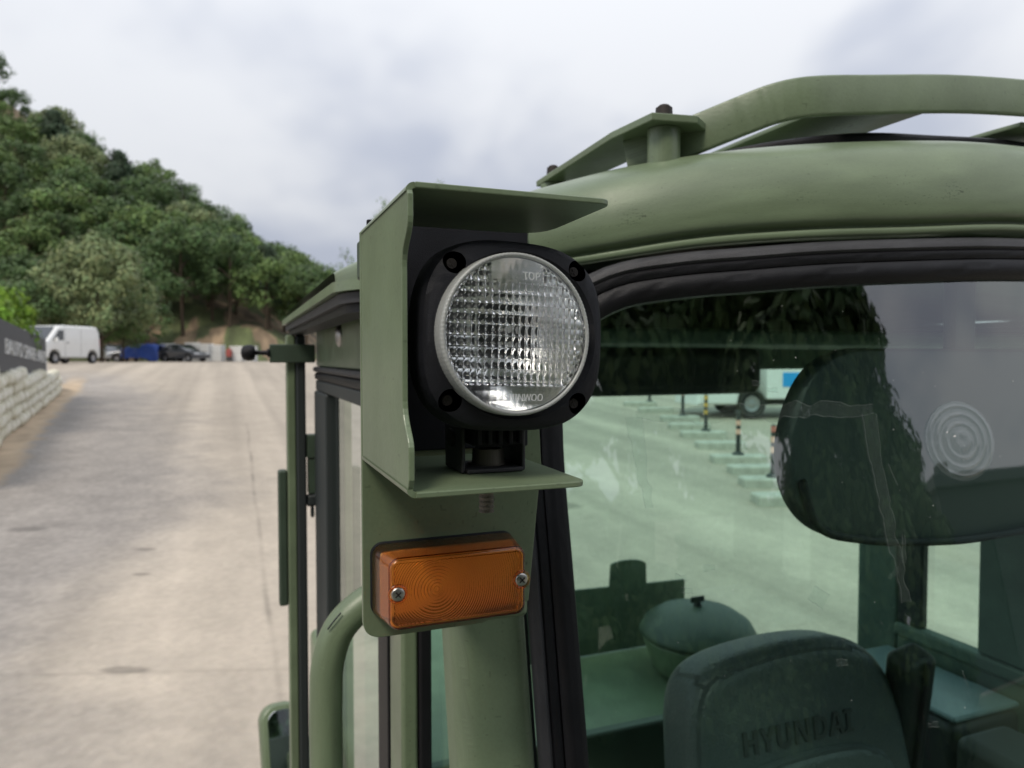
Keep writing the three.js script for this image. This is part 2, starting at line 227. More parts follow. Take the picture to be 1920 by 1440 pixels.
// ---------------------------------------------------------------- trees
function crownGeo(seed, o) { // many leaf-sized faces grouped in clumps; unit tree: foot at 0, height 1
  const r = rng(seed), pos = [], nor = [], col = [];
  const gauss = () => (r() + r() + r() - 1.5) / 1.5, clumps = [];
  for (let k = 0; k < o.clumps; k++) {
    const a = r() * 6.283, e = Math.asin(lerp(-0.75, 1, Math.sqrt(r()))), rad = 0.55 + 0.45 * Math.sqrt(r());
    const y = o.y0 + (o.y1 - o.y0) * (0.5 + 0.5 * Math.sin(e) * rad);
    const hh = (y - o.y0) / (o.y1 - o.y0), env = o.cone ? (1 - hh) * 0.95 + 0.05 : 1;
    clumps.push([Math.cos(a) * Math.cos(e) * rad * o.w * env, y, Math.sin(a) * Math.cos(e) * rad * o.w * env, o.cr * (0.65 + 0.7 * r()), 0.78 + 0.44 * r()]);
  }
  const v = new THREE.Vector3(), t = new THREE.Vector3(), b = new THREE.Vector3();
  for (let i = 0; i < o.leaves; i++) {
    const c = clumps[Math.floor(r() * clumps.length)];
    v.set(gauss(), gauss(), gauss()).normalize().multiplyScalar(c[3] * (0.55 + 0.5 * r())); v.y *= 0.75;
    const px = c[0] + v.x, py = c[1] + v.y, pz = c[2] + v.z;
    const n = v.clone().normalize().add(new THREE.Vector3(gauss() * 0.7, gauss() * 0.7 + 0.25, gauss() * 0.7)).normalize();
    t.set(gauss(), gauss(), gauss()).cross(n).normalize(); b.crossVectors(n, t);
    const s = o.leaf * (0.6 + 0.8 * r()), l = s * (o.long ?? 1.5), k = c[4] * (0.75 + 0.5 * r()), y = 0.9 + 0.25 * r();
    const q = [[0, -l], [s, 0], [0, l], [-s, 0]].map(([x, z]) => [px + t.x * x + b.x * z, py + t.y * x + b.y * z, pz + t.z * x + b.z * z]);
    for (const m of [0, 1, 2, 0, 2, 3]) { pos.push(...q[m]); nor.push(n.x, n.y, n.z); col.push(k * y, k, k * 0.9); }
  }
  const g = new THREE.BufferGeometry(); g.setAttribute('position', new THREE.Float32BufferAttribute(pos, 3)); g.setAttribute('normal', new THREE.Float32BufferAttribute(nor, 3)); g.setAttribute('color', new THREE.Float32BufferAttribute(col, 3));
  g.setAttribute('uv', new THREE.Float32BufferAttribute(new Float32Array(pos.length / 3 * 2), 2)); return g;
}
function trunkGeo(seed, top, w, limbs = 6, rad = 0.022) {
  const r = rng(seed), list = [];
  const limb = (a, b, r0, r1) => { const n = 6, m = a.clone().lerp(b, 0.5).add(new THREE.Vector3((r() - 0.5) * 0.04, 0.02, (r() - 0.5) * 0.04)), pts = curve([a, m, b], n), fr = pts.map((p, i) => { const d = (pts[Math.min(i + 1, n)]).clone().sub(pts[Math.max(i - 1, 0)]).normalize(), A = new THREE.Vector3(d.y, -d.x, 0.01).normalize(), B = d.clone().cross(A); const k = lerp(r0, r1, i / n); return { A: A.multiplyScalar(k), B: B.multiplyScalar(k) }; }); list.push(sweep(pts, fr, Array.from({ length: 7 }, (_, k) => [Math.cos(k / 7 * 6.283), Math.sin(k / 7 * 6.283)]))); };
  const tip = new THREE.Vector3((r() - 0.5) * 0.06, top, (r() - 0.5) * 0.06); limb(new THREE.Vector3(0, -0.06, 0), tip, rad, rad * 0.35);
  for (let k = 0; k < limbs; k++) { const h = top * (0.35 + 0.6 * k / limbs), a = k * 2.4 + r(), L = w * (0.5 + 0.4 * r()); limb(tip.clone().multiplyScalar(h / top), new THREE.Vector3(Math.cos(a) * L, h + L * 0.6, Math.sin(a) * L), rad * 0.45, rad * 0.12); }
  return merge(list);
}
const kinds = {
  broad: [1, 2, 3].map(s => ({ crown: crownGeo(s * 11, { clumps: 34, leaves: 3400, y0: 0.24, y1: 1.0, w: 0.36, cr: 0.135, leaf: 0.0125 }), trunk: trunkGeo(s * 7, 0.72, 0.3), mat: M.leafMid })),
  dark: [1, 2, 3].map(s => ({ crown: crownGeo(s * 17 + 3, { clumps: 38, leaves: 3600, y0: 0.28, y1: 1.0, w: 0.33, cr: 0.12, leaf: 0.0115 }), trunk: trunkGeo(s * 9 + 1, 0.8, 0.26), mat: M.leafDark })),
  olive: [1, 2].map(s => ({ crown: crownGeo(s * 23 + 5, { clumps: 46, leaves: 6500, y0: 0.03, y1: 1.0, w: 0.46, cr: 0.13, leaf: 0.0105, long: 2.2 }), trunk: trunkGeo(s * 5 + 2, 0.6, 0.3, 8), mat: M.leafOlive })),
  pine: [1, 2].map(s => ({ crown: crownGeo(s * 31 + 7, { clumps: 44, leaves: 3400, y0: 0.2, y1: 1.02, w: 0.27, cr: 0.085, leaf: 0.009, long: 2.6, cone: true }), trunk: trunkGeo(s * 3 + 4, 0.95, 0.14, 7, 0.016), mat: M.leafPine })),
  sparse: [1, 2].map(s => ({ crown: crownGeo(s * 41 + 9, { clumps: 24, leaves: 560, y0: 0.42, y1: 1.0, w: 0.24, cr: 0.06, leaf: 0.0062 }), trunk: trunkGeo(s * 13 + 6, 0.97, 0.2, 13, 0.006), mat: M.leafMid })),
  grove: [1, 2].map(s => ({ crown: crownGeo(s * 61 + 2, { clumps: 110, leaves: 26000, y0: 0.03, y1: 1.0, w: 0.46, cr: 0.10, leaf: 0.0105, long: 1.7 }), trunk: trunkGeo(s * 25 + 8, 0.7, 0.35, 9) })),
  shrub: [1, 2].map(s => ({ crown: crownGeo(s * 51 + 2, { clumps: 26, leaves: 2600, y0: 0.05, y1: 1.0, w: 0.5, cr: 0.17, leaf: 0.022, long: 1.7 }), trunk: trunkGeo(s * 15 + 8, 0.6, 0.4, 8, 0.012), mat: M.leafLime })),
};
function tree(name, kind, k, cx, cd, h, wide, label, group, y) {
  const w = W(cx, cd), o = thing(name, label, name.includes('shrub') ? 'shrub' : 'tree', w.x, y ?? groundY(w.x, w.z), w.z, (k * 2.39) % 6.283, group), q = kinds[kind][k % kinds[kind].length];
  o.scale.set(h * wide, h, h * wide);
  part(o, 'crown', q.crown, q.mat); part(o, 'trunk', q.trunk, M.bark); return o;
}
{
  const r = rng(77); let k = 0;
  const ord = ['first', 'second', 'third', 'fourth', 'fifth', 'sixth', 'seventh', 'eighth', 'ninth', 'tenth', 'eleventh', 'twelfth', 'thirteenth', 'fourteenth'];
  for (let row = 0; row < 8; row++) { let col = 0;                          // the wood on the slope, every tree its own
    const cd0 = 78 + row * 5.2;
    for (let a = -86; a < -25; a += 4.9) {
      const aa = a + (r() - 0.5) * 3.6, cd = cd0 + (r() - 0.5) * 4 - (aa < -56 ? 9 : 0), cx = aa * cd / 112, px = 960 + 1350 * cx / cd;
      if (ridgeAt(aa) < 3.2 || px < -60) continue;
      const h = (6.8 + 3.2 * r()) * (row > 5 ? 0.85 : 1), kind = r() < 0.5 ? 'dark' : r() < 0.75 ? 'broad' : r() < 0.5 ? 'pine' : 'olive';
      tree(kind === 'pine' ? 'pine_tree' : 'broadleaf_tree', kind, k++, cx, cd, kind === 'pine' ? h * 1.2 : h, 0.95 + 0.3 * r(), `${{ pine: 'dark conifer', olive: 'olive green tree', broad: 'mid green tree', dark: 'dark green tree' }[kind]} on the wooded slope, ${ord[row]} row up, ${ord[col++]} from the left`, { pine: 'hillside conifers', olive: 'olive hillside trees', broad: 'mid green hillside trees', dark: 'dark hillside trees' }[kind], hillY(cx, cd) - 0.3);
    }
  }
  const at = (px, cd) => (px - 960) / 1350 * cd;
  tree('round_tree', 'olive', 0, at(190, 54), 54, 9.4, 0.86, 'rounded pale olive tree standing behind the white van', null, 1.3);
  tree('round_tree', 'olive', 1, at(95, 52), 52, 7.0, 0.95, 'lower pale olive tree left of the rounded one behind the van', null, 1.4);
  tree('broadleaf_tree', 'dark', 0, at(45, 50), 50, 6.2, 1.2, 'dark tree between the black sign board and the pale olive trees', null, 1.4);
  tree('broadleaf_tree', 'dark', 1, at(255, 60), 60, 6.6, 1.1, 'dark tree rising right behind the rear of the white van', null, 1.4);
  tree('broadleaf_tree', 'broad', 1, at(232, 57), 57, 3.6, 1.4, 'low leafy bush-like tree above the parked silver car', null, 1.6);
  tree('broadleaf_tree', 'dark', 2, at(345, 73), 73, 11.5, 0.85, 'tall dark tree with bare trunk above the earth bank', null, 4.2);
  tree('broadleaf_tree', 'dark', 3, at(430, 75), 75, 10.5, 0.85, 'slender dark tree in the middle of the bank edge', null, 4.2);
  tree('broadleaf_tree', 'broad', 2, at(500, 76), 76, 8.4, 0.95, 'spreading mid green tree near the right end of the bank', null, 4.4);
  tree('broadleaf_tree', 'broad', 0, at(562, 80), 80, 6.6, 0.95, 'last leafy tree of the slope beside the cab corner', null, 4.0);
  tree('sparse_tree', 'sparse', 0, at(186, 108), 108, 9, 0.7, 'thin sparse tree poking above the ridge line', null, hillY(at(186, 108), 108) - 0.5);
  tree('sparse_tree', 'sparse', 1, at(728, 60), 60, 13.9, 0.5, 'tall sparse tree seen over the top of the lamp guard', null, 1.8);
  tree('sparse_tree', 'sparse', 0, at(655, 66), 66, 10.3, 0.5, 'slim sparse tree left of the lamp guard behind the cab', null, 1.8);
  tree('sparse_tree', 'sparse', 1, at(832, 70), 70, 17.9, 0.4, 'sparse treetop just above the middle of the lamp guard', null, 1.8);
  tree('leafy_shrub', 'shrub', 0, at(8, 17.5), 17.5, 1.9, 0.75, 'bright yellow green shrub above the black sign board', null, 1.75);
  tree('leafy_shrub', 'shrub', 1, at(-70, 15.5), 15.5, 2.3, 0.8, 'bright green shrub at the left edge behind the sign board', null, 1.7);
}

// ---------------------------------------------------------------- stone wall, sign board
{
  const line = [[-7.1, 8.6], [-8.3, 11.1], [-9.5, 13.2], [-10.9, 16.0], [-12.3, 18.8], [-13.6, 21.3], [-14.6, 22.9], [-15.6, 23.4], [-16.7, 23.3]].map(([a, b]) => new THREE.Vector3(a, 0, b));
  const cv = new THREE.CatmullRomCurve3(line), L = cv.getLength(), w0 = W(-11, 17);
  const wall = thing('stone_wall', 'retaining wall of rough white stones below the black sign board', 'wall', w0.x, groundY(w0.x, w0.z), w0.z);
  const y0 = wall.position.y, r = rng(31);
  const topAt = s => lerp(2.0, 1.56, s / L);
  const backing = gridGeo(40, 1, (u, v) => { const p = cv.getPointAt(u), t = cv.getTangentAt(u), w = W(p.x - t.z * 0.10 * 1, p.z + t.x * 0.10); return [w.x - w0.x, (v ? topAt(u * L) - 0.02 : groundY(w.x, w.z) - 0.15) - y0, w.z - w0.z]; });
  const back2 = gridGeo(40, 1, (u, v) => { const p = cv.getPointAt(u), t = cv.getTangentAt(u), w = W(p.x - t.z * (v ? 0.10 : 0.9), p.z + t.x * (v ? 0.10 : 0.9)); return [w.x - w0.x, topAt(u * L) - 0.02 - y0, w.z - w0.z]; });
  part(wall, 'mortar_backing', merge([boxUV(backing), boxUV(back2)]), M.mortar);
  const stoneGeos = [1, 2, 3, 4, 5, 6].map(s => { const g = new THREE.IcosahedronGeometry(1, 2), p = g.attributes.position, q = new THREE.Vector3(); for (let i = 0; i < p.count; i++) { q.fromBufferAttribute(p, i); const n = fbm(q.x * 1.1 + s * 9, q.y * 1.1, q.z * 1.1 + 5, 3) - 0.5; q.set(Math.sign(q.x) * Math.abs(q.x) ** 0.62, Math.sign(q.y) * Math.abs(q.y) ** 0.62, q.z).multiplyScalar(1 + 0.55 * n); p.setXYZ(i, q.x, q.y, q.z); } const m = mergeVertices(g, 1e-3); m.computeVertexNormals(); return boxUV(m); });
  const rowH = 0.235;
  for (let row = 0; row < 8; row++) for (let s = 0.1 + (row % 2) * 0.2; s < L; ) {
    const wd = 0.3 + 0.2 * r(), p = cv.getPointAt(clamp((s + wd / 2) / L, 0, 1)), t = cv.getTangentAt(clamp((s + wd / 2) / L, 0, 1)), w = W(p.x, p.z), y = groundY(w.x, w.z) + rowH * (row + 0.45);
    s += wd; if (y + rowH * 0.4 > topAt(s) + 0.08) continue;
    const m = part(wall, 'stone', stoneGeos[Math.floor(r() * 6)], [M.stone, M.stone2, M.stone3][Math.floor(r() * 3)]);
    m.position.set(w.x - w0.x, y - y0, w.z - w0.z); m.scale.set(wd * 0.53, rowH * (0.52 + 0.08 * r()), 0.13 + 0.06 * r());
    m.rotation.set((r() - 0.5) * 0.2, YAW * -1 + Math.atan2(t.z, t.x) + 0, (r() - 0.5) * 0.2);
  }
  // soil held back by the wall
  const bank = gridGeo(40, 6, (u, v) => { const p = cv.getPointAt(u), t = cv.getTangentAt(u), k = 0.8 + v * 11, w = W(p.x - t.z * k, p.z + t.x * k); return [w.x, topAt(u * L) - 0.1 + v * (1 - u) * 1.2 + 0.2 * (fbm(w.x, w.z, 3, 3) - 0.5), w.z]; });
  const q = bank.attributes.position, uv = bank.attributes.uv; for (let i = 0; i < q.count; i++) uv.setXY(i, q.getX(i) / 9, q.getZ(i) / 9);
  structure('raised_bed', bank, M.soil);

  const a = W(-13.0, 20.0), b = W(-9.4, 12.9), len = Math.hypot(a.x - b.x, a.z - b.z);
  const sign = thing('sign_board', 'black board with white lettering on top of the stone wall', 'sign', b.x, 1.62, b.z, Math.atan2(-(a.z - b.z), a.x - b.x));
  const tilt = -0.036;
  const panel = part(sign, 'panel', lbox(len, 1.03, 0.12, 0.01, len / 2, 0.52, 0), M.signPanel); panel.rotation.z = tilt; panel.position.y = 0.25;
  const tg = new TextGeometry('BAUTO SPARE PARTS', { font: fontSans, size: 0.30, depth: 0.02, curveSegments: 3 }); tg.computeBoundingBox();
  const sx = 6.55 / (tg.boundingBox.max.x - tg.boundingBox.min.x); tg.scale(sx, 1, 1); tg.translate(len - 6.62, 0.38, 0.061);
  const tm = part(sign, 'lettering', boxUV(tg), M.signText); tm.rotation.z = tilt; tm.position.y = 0.25;
  for (const x of [0.4, len / 2, len - 0.3]) part(sign, 'support_post', lbox(0.08, 0.75, 0.08, 0.01, x, -0.1, -0.1), M.white);
  part(sign, 'end_post', lbox(0.2, 0.9, 0.2, 0.02, len + 0.14, -0.05, -0.05), M.white, 'white end post of the sign board');
}

// ---------------------------------------------------------------- vehicles on the lot
function wheelParts(o, x, y, z, r, wd) {
  const t = new THREE.LatheGeometry([[r * 0.62, -wd / 2], [r * 0.95, -wd / 2], [r, -wd * 0.38], [r, wd * 0.38], [r * 0.95, wd / 2], [r * 0.62, wd / 2], [r * 0.62, -wd / 2]].map(p => new THREE.Vector2(...p)), 28); t.rotateX(Math.PI / 2);
  const w = part(o, 'wheel', t, M.tyre); w.position.set(x, y, z);
  const rim = new THREE.LatheGeometry([[0.001, wd * 0.30], [r * 0.18, wd * 0.34], [r * 0.2, wd * 0.22], [r * 0.5, wd * 0.25], [r * 0.63, wd * 0.46], [r * 0.63, -wd * 0.46], [0.001, -wd * 0.3]].map(p => new THREE.Vector2(...p)), 24); rim.rotateX(Math.PI / 2); if (z < 0) rim.rotateY(Math.PI);
  part(w, 'rim', rim, M.rim); return w;
}
function profileBody(pts, width, bevel) { const s = new THREE.Shape(); pts.forEach((p, i) => i ? (p.length === 2 ? s.lineTo(...p) : s.quadraticCurveTo(...p)) : s.moveTo(...p)); const g = new THREE.ExtrudeGeometry(s, { depth: width - 2 * bevel, bevelEnabled: true, bevelThickness: bevel, bevelSize: bevel, bevelOffset: -bevel, bevelSegments: 4, curveSegments: 8 }); g.translate(0, 0, -(width - 2 * bevel) / 2); return boxUV(toCreasedNormals(g, 0.6)); }
function flat(pts, z, thick, side = 1) { const s = new THREE.Shape(pts.map(p => new THREE.Vector2(...p))); const g = new THREE.ExtrudeGeometry(s, { depth: thick, bevelEnabled: true, bevelThickness: 0.004, bevelSize: 0.012, bevelSegments: 2, bevelOffset: -0.012 }); g.translate(0, 0, side > 0 ? z : -z - thick); return boxUV(g); }
function arch(x, r) { const o = []; for (let k = 0; k <= 8; k++) { const a = Math.PI * (1 - k / 8); o.push([x + r * Math.cos(a), 0.30 + r * Math.sin(a)]); } return o; }
{ // white van: nose along -x, length 4.7 m
  const w = W(-24.15, 38.2), o = thing('panel_van', 'white windowless panel van parked beyond the black sign board', 'van', w.x, groundY(w.x, w.z), w.z, 0);
  o.rotation.y = 1.5 - YAW;
  const body = [[2.36, 0.32], [2.36, 0.9], [2.30, 1.7], [2.1, 2.0, 2.1, 2.0], [1.6, 2.02], [-0.6, 2.0], [-1.02, 1.92], [-1.72, 1.22], [-2.28, 1.02], [-2.4, 0.7], [-2.38, 0.34], [-1.98, 0.30], ...arch(-1.25, 0.42), ...arch(1.72, 0.42), [2.2, 0.3]];
  part(o, 'body', profileBody(body, 1.74, 0.11), M.vanWhite);
  for (const s of [1, -1]) {
    const win = part(o, 'window', flat([[-1.42, 1.22], [-0.62, 1.22], [-0.62, 1.74], [-0.98, 1.74]], 0.868, 0.012, s), M.autoGlass); win.name = 'side_window';
    for (const [a, b, c, d] of [[-0.52, -0.505, 0.42, 1.86], [0.72, 0.735, 0.42, 1.86]]) part(o, 'door_seam', lbox(b - a, d - c, 0.004, 0.001, (a + b) / 2, (c + d) / 2, s * 0.872), M.seam);
    part(o, 'side_moulding', lbox(1.9, 0.06, 0.016, 0.006, 1.2, 1.12, s * 0.874), M.vanWhite);
    part(o, 'side_moulding', lbox(1.9, 0.03, 0.016, 0.006, 1.2, 1.28, s * 0.874), M.vanWhite);
    part(o, 'door_handle', lbox(0.16, 0.04, 0.03, 0.008, -0.32, 1.1, s * 0.88), M.seam);
    part(o, 'wing_mirror', lbox(0.12, 0.22, 0.14, 0.04, -1.28, 1.24, s * 0.98), M.vanWhite);
    wheelParts(o, -1.25, 0.315, s * 0.80, 0.315, 0.2); wheelParts(o, 1.72, 0.315, s * 0.80, 0.315, 0.2);
    part(o, 'headlight', lbox(0.3, 0.16, 0.22, 0.05, -2.26, 0.86, s * 0.62), M.lampClear);
    part(o, 'tail_light', lbox(0.05, 0.5, 0.12, 0.02, 2.36, 1.1, s * 0.76), M.redLamp);
  }
  const ws = lbox(0.02, 0.95, 1.42, 0.006); const wm = part(o, 'windscreen', ws, M.autoGlass); wm.position.set(-1.385, 1.585, 0); wm.rotation.z = -0.785;
  part(o, 'bumper', lbox(0.14, 0.2, 1.6, 0.06, -2.36, 0.46, 0), M.vanWhite); part(o, 'number_plate', lbox(0.02, 0.11, 0.45, 0.004, -2.435, 0.52, 0), M.crate);
  shade(o);
}
function car(name, label, cx, cd, turn, mat, group) { // small saloon, nose along -x
  const w = W(cx, cd), o = thing(name, label, 'car', w.x, groundY(w.x, w.z), w.z, turn - YAW, group);
  part(o, 'body', profileBody([[2.05, 0.3], [2.1, 0.6], [2.0, 0.92], [1.5, 0.97], [-0.95, 0.93], [-1.85, 0.78], [-2.1, 0.6], [-2.08, 0.3], [-1.75, 0.26], ...arch(-1.32, 0.36), ...arch(1.22, 0.36), [1.65, 0.26]], 1.7, 0.09), mat);
  part(o, 'cabin_glass', profileBody([[1.62, 0.95], [1.05, 1.38], [0.3, 1.45], [-0.25, 1.4], [-1.0, 0.93]], 1.46, 0.1), M.autoGlass);
  part(o, 'roof', profileBody([[1.02, 1.39], [0.3, 1.47], [-0.22, 1.425], [-0.2, 1.40], [0.3, 1.435], [0.98, 1.37]], 1.34, 0.012), mat);
  for (const s of [1, -1]) { wheelParts(o, -1.32, 0.31, s * 0.74, 0.31, 0.2); wheelParts(o, 1.22, 0.31, s * 0.74, 0.31, 0.2); part(o, 'headlight', lbox(0.22, 0.13, 0.36, 0.04, -1.98, 0.66, s * 0.58), M.lampClear); part(o, 'tail_light', lbox(0.12, 0.16, 0.34, 0.03, 2.02, 0.72, s * 0.6), M.redLamp); part(o, 'wing_mirror', lbox(0.14, 0.12, 0.16, 0.04, -0.75, 1.02, s * 0.9), mat); }
  return shade(o);
}
const atp = (px, cd) => (px - 960) / 1350 * cd;
car('parked_car', 'silver car parked right behind the white van', atp(216, 62), 62, 2.2, M.silver);
const tarpCar = car('parked_car', 'silver car half covered by a blue sheet', atp(256, 60.5), 60.5, 0.3, M.silver);
car('parked_car', 'dark car with red tail light in front of the white crates', atp(345, 60), 60, 2.75, M.darkCar);
{ // blue sheet draped over the car
  const w = W(atp(270, 60.2), 60.2), o = thing('blue_sheet', 'crumpled blue plastic sheet draped over a parked car', 'tarpaulin', w.x, groundY(w.x, w.z), w.z, -YAW + 0.1);
  const g = gridGeo(30, 22, (u, v) => { const x = lerp(-1.45, 1.5, u), t = lerp(-1.3, 1.4, v), z = clamp(t, -0.86, 0.9) + 0.12 * Math.sign(t) * Math.max(0, Math.abs(t) - 0.88); const over = Math.max(0, Math.abs(t) - 0.85), n = fbm(u * 7, v * 7, 4, 3) - 0.5; const top = 1.42 - 0.3 * Math.max(0, -x - 0.2) - 0.2 * Math.max(0, x - 0.7) + 0.4 * n; return [x + 0.15 * n, Math.max(0.06, top - over * 2.6 * (0.55 + 0.45 * u)), z + 0.18 * n]; });
  part(o, 'sheet', boxUV(g), M.tarp); o.children[0].material = new THREE.MeshStandardMaterial({ color: lin(0.035, 0.085, 0.36), roughness: 0.45, side: THREE.DoubleSide });
}
{ // white crates in a row before the bank
  const spots = [[318, 61.5, 1.5, 'stack of white crates right of the blue sheet'], [338, 62, 1.45, 'white crates behind the dark car, left one'], [362, 62.5, 1.6, 'white crates with a dark opening, tallest of the row'], [386, 62, 1.5, 'white crates right of the dark opening'], [408, 62.3, 1.4, 'white crates left of the red machine'], [445, 62, 1.3, 'white crates at the right end of the row'], [468, 62.4, 1.3, 'white crates behind the black door buffer']];
  spots.forEach(([px, cd, h, label], i) => { const w = W(atp(px, cd), cd), o = thing('storage_crate', label, 'crate', w.x, groundY(w.x, w.z), w.z, -YAW + (i % 3 - 1) * 0.08, 'white crates along the bank');
    part(o, 'lower_box', lbox(1.05, h * 0.52, 1.0, 0.04, 0, h * 0.26 + 0.01, 0), M.crate); part(o, 'upper_box', lbox(1.0, h * 0.45, 0.96, 0.04, 0.02, h * 0.76, 0), M.crate); part(o, 'lid', lbox(1.06, 0.06, 1.0, 0.02, 0.02, h * 1.0, 0), M.white);
    if (i === 2) part(o, 'opening', lbox(0.75, 0.6, 0.03, 0.01, 0.05, h * 0.62, 0.505), M.seam, 'dark opening in the crate'); });
  const w = W(atp(430, 61.2), 61.2), o = thing('red_machine', 'small red machine standing between the white crates', 'machine', w.x, groundY(w.x, w.z), w.z, -YAW);
  part(o, 'body', lbox(0.42, 0.6, 0.42, 0.06, 0, 0.72, 0), M.dullRed); part(o, 'stand', lbox(0.4, 0.42, 0.4, 0.03, 0, 0.2, 0), M.seam); part(o, 'cap', lbox(0.26, 0.12, 0.26, 0.03, 0, 1.08, 0), M.dullRed);
}
{ // white truck with a blue panel, seen through the cab
  const w = W(6.05, 18.9), o = thing('box_truck', 'white truck with a bright blue panel seen through the cab glass', 'truck', w.x, groundY(w.x, w.z), w.z, -YAW + 0.12);
  part(o, 'cab', profileBody([[-0.5, 0.34], [-0.42, 0.7], [0, 0.8], [0, 1.95], [-1.2, 1.95], [-1.5, 1.2], [-1.55, 0.34]], 1.7, 0.08), M.vanWhite);
  part(o, 'side_window', flat([[-1.15, 1.25], [-0.3, 1.25], [-0.3, 1.75], [-1.0, 1.75]], 0.85, 0.012, 1), M.autoGlass);
  part(o, 'cargo_box', lbox(3.4, 1.45, 1.8, 0.04, 1.95, 1.2, 0), M.vanWhite); part(o, 'blue_panel', lbox(2.9, 0.36, 0.02, 0.005, 2.1, 0.97, 0.905), M.blueBoard, 'bright blue panel');
  part(o, 'chassis', lbox(4.0, 0.22, 1.0, 0.02, 1.4, 0.42, 0), M.seam);
  for (const s of [1, -1]) { wheelParts(o, -0.1, 0.36, s * 0.72, 0.36, 0.24); wheelParts(o, 2.3, 0.36, s * 0.72, 0.36, 0.24); part(o, 'headlight', lbox(0.06, 0.16, 0.26, 0.02, -1.55, 0.82, s * 0.6), M.lampClear); }
  shade(o);
}
car('parked_car', 'white car behind the pink marker posts, seen through the glass', 4.2, 29, 2.9, M.vanWhite);
car('parked_car', 'dark car beyond the yellow striped post, seen through the glass', 6.6, 30, 2.9, M.darkCar);
{ // marker posts on kerb blocks
  const posts = [[3.98, 20.8, [0, 0, 0], 'farthest black marker post on its kerb block'], [4.17, 17.55, [M.postPink, M.postPink, 0], 'black marker post with pale pink top behind the yellow striped one'], [4.04, 14.97, [M.postYellow, M.postYellow, M.postYellow], 'yellow striped black marker post'], [3.83, 12.15, [0, M.postPink, M.postPink], 'black marker post with one pink band'], [3.77, 10.34, [M.postRed, M.postPink, M.postPink], 'nearest marker post with a red top']];
  for (const [cx, cd, bands, label] of posts) {
    const w = W(cx, cd), o = thing('marker_post', label, 'post', w.x, groundY(w.x, w.z) + 0.13, w.z, 0, 'marker posts along the kerb');
    part(o, 'base', boxUV(new THREE.LatheGeometry([[0.001, 0], [0.1, 0], [0.095, 0.03], [0.05, 0.06], [0.001, 0.06]].map(p => new THREE.Vector2(...p)), 20)), M.postBlack);
    part(o, 'shaft', boxUV(new THREE.LatheGeometry([[0.001, 0.05], [0.04, 0.05], [0.038, 0.74], [0.03, 0.76], [0.001, 0.765]].map(p => new THREE.Vector2(...p)), 18)), M.postBlack);
    bands.forEach((m, i) => { if (m) part(o, 'band', boxUV(new THREE.CylinderGeometry(0.041, 0.041, 0.085, 18, 1, true).translate(0, 0.70 - i * 0.15, 0)), m); });
  }
  const blocks = [[3.7, 20.8, 0.0], [3.86, 19.3, 0], [4.1, 17.55, 0], [4.0, 16.2, 0.05], [3.98, 14.95, 0], [3.95, 13.6, 0.05], [3.84, 12.15, 0], [3.86, 11.25, 0.08], [3.76, 10.34, 0], [3.6, 9.3, 0.04]];
  const near = ['', 'second', 'third', 'fourth', 'fifth', 'sixth', 'seventh', 'eighth', 'ninth', 'tenth'];
  blocks.forEach(([cx, cd, t], i) => { const w = W(cx, cd), o = thing('kerb_block', `pale concrete kerb block, ${['farthest', 'second farthest', 'third farthest', 'fourth farthest', 'fifth farthest', 'fifth nearest', 'fourth nearest', 'third nearest', 'second nearest', 'nearest'][i]} of the row`, 'kerb', w.x, groundY(w.x, w.z), w.z, -0.35 + t, 'kerb blocks under the marker posts'); part(o, 'block', lbox(0.92, 0.2, 0.34, 0.035, 0, 0.035, 0), i % 2 ? M.block : M.block); });
}

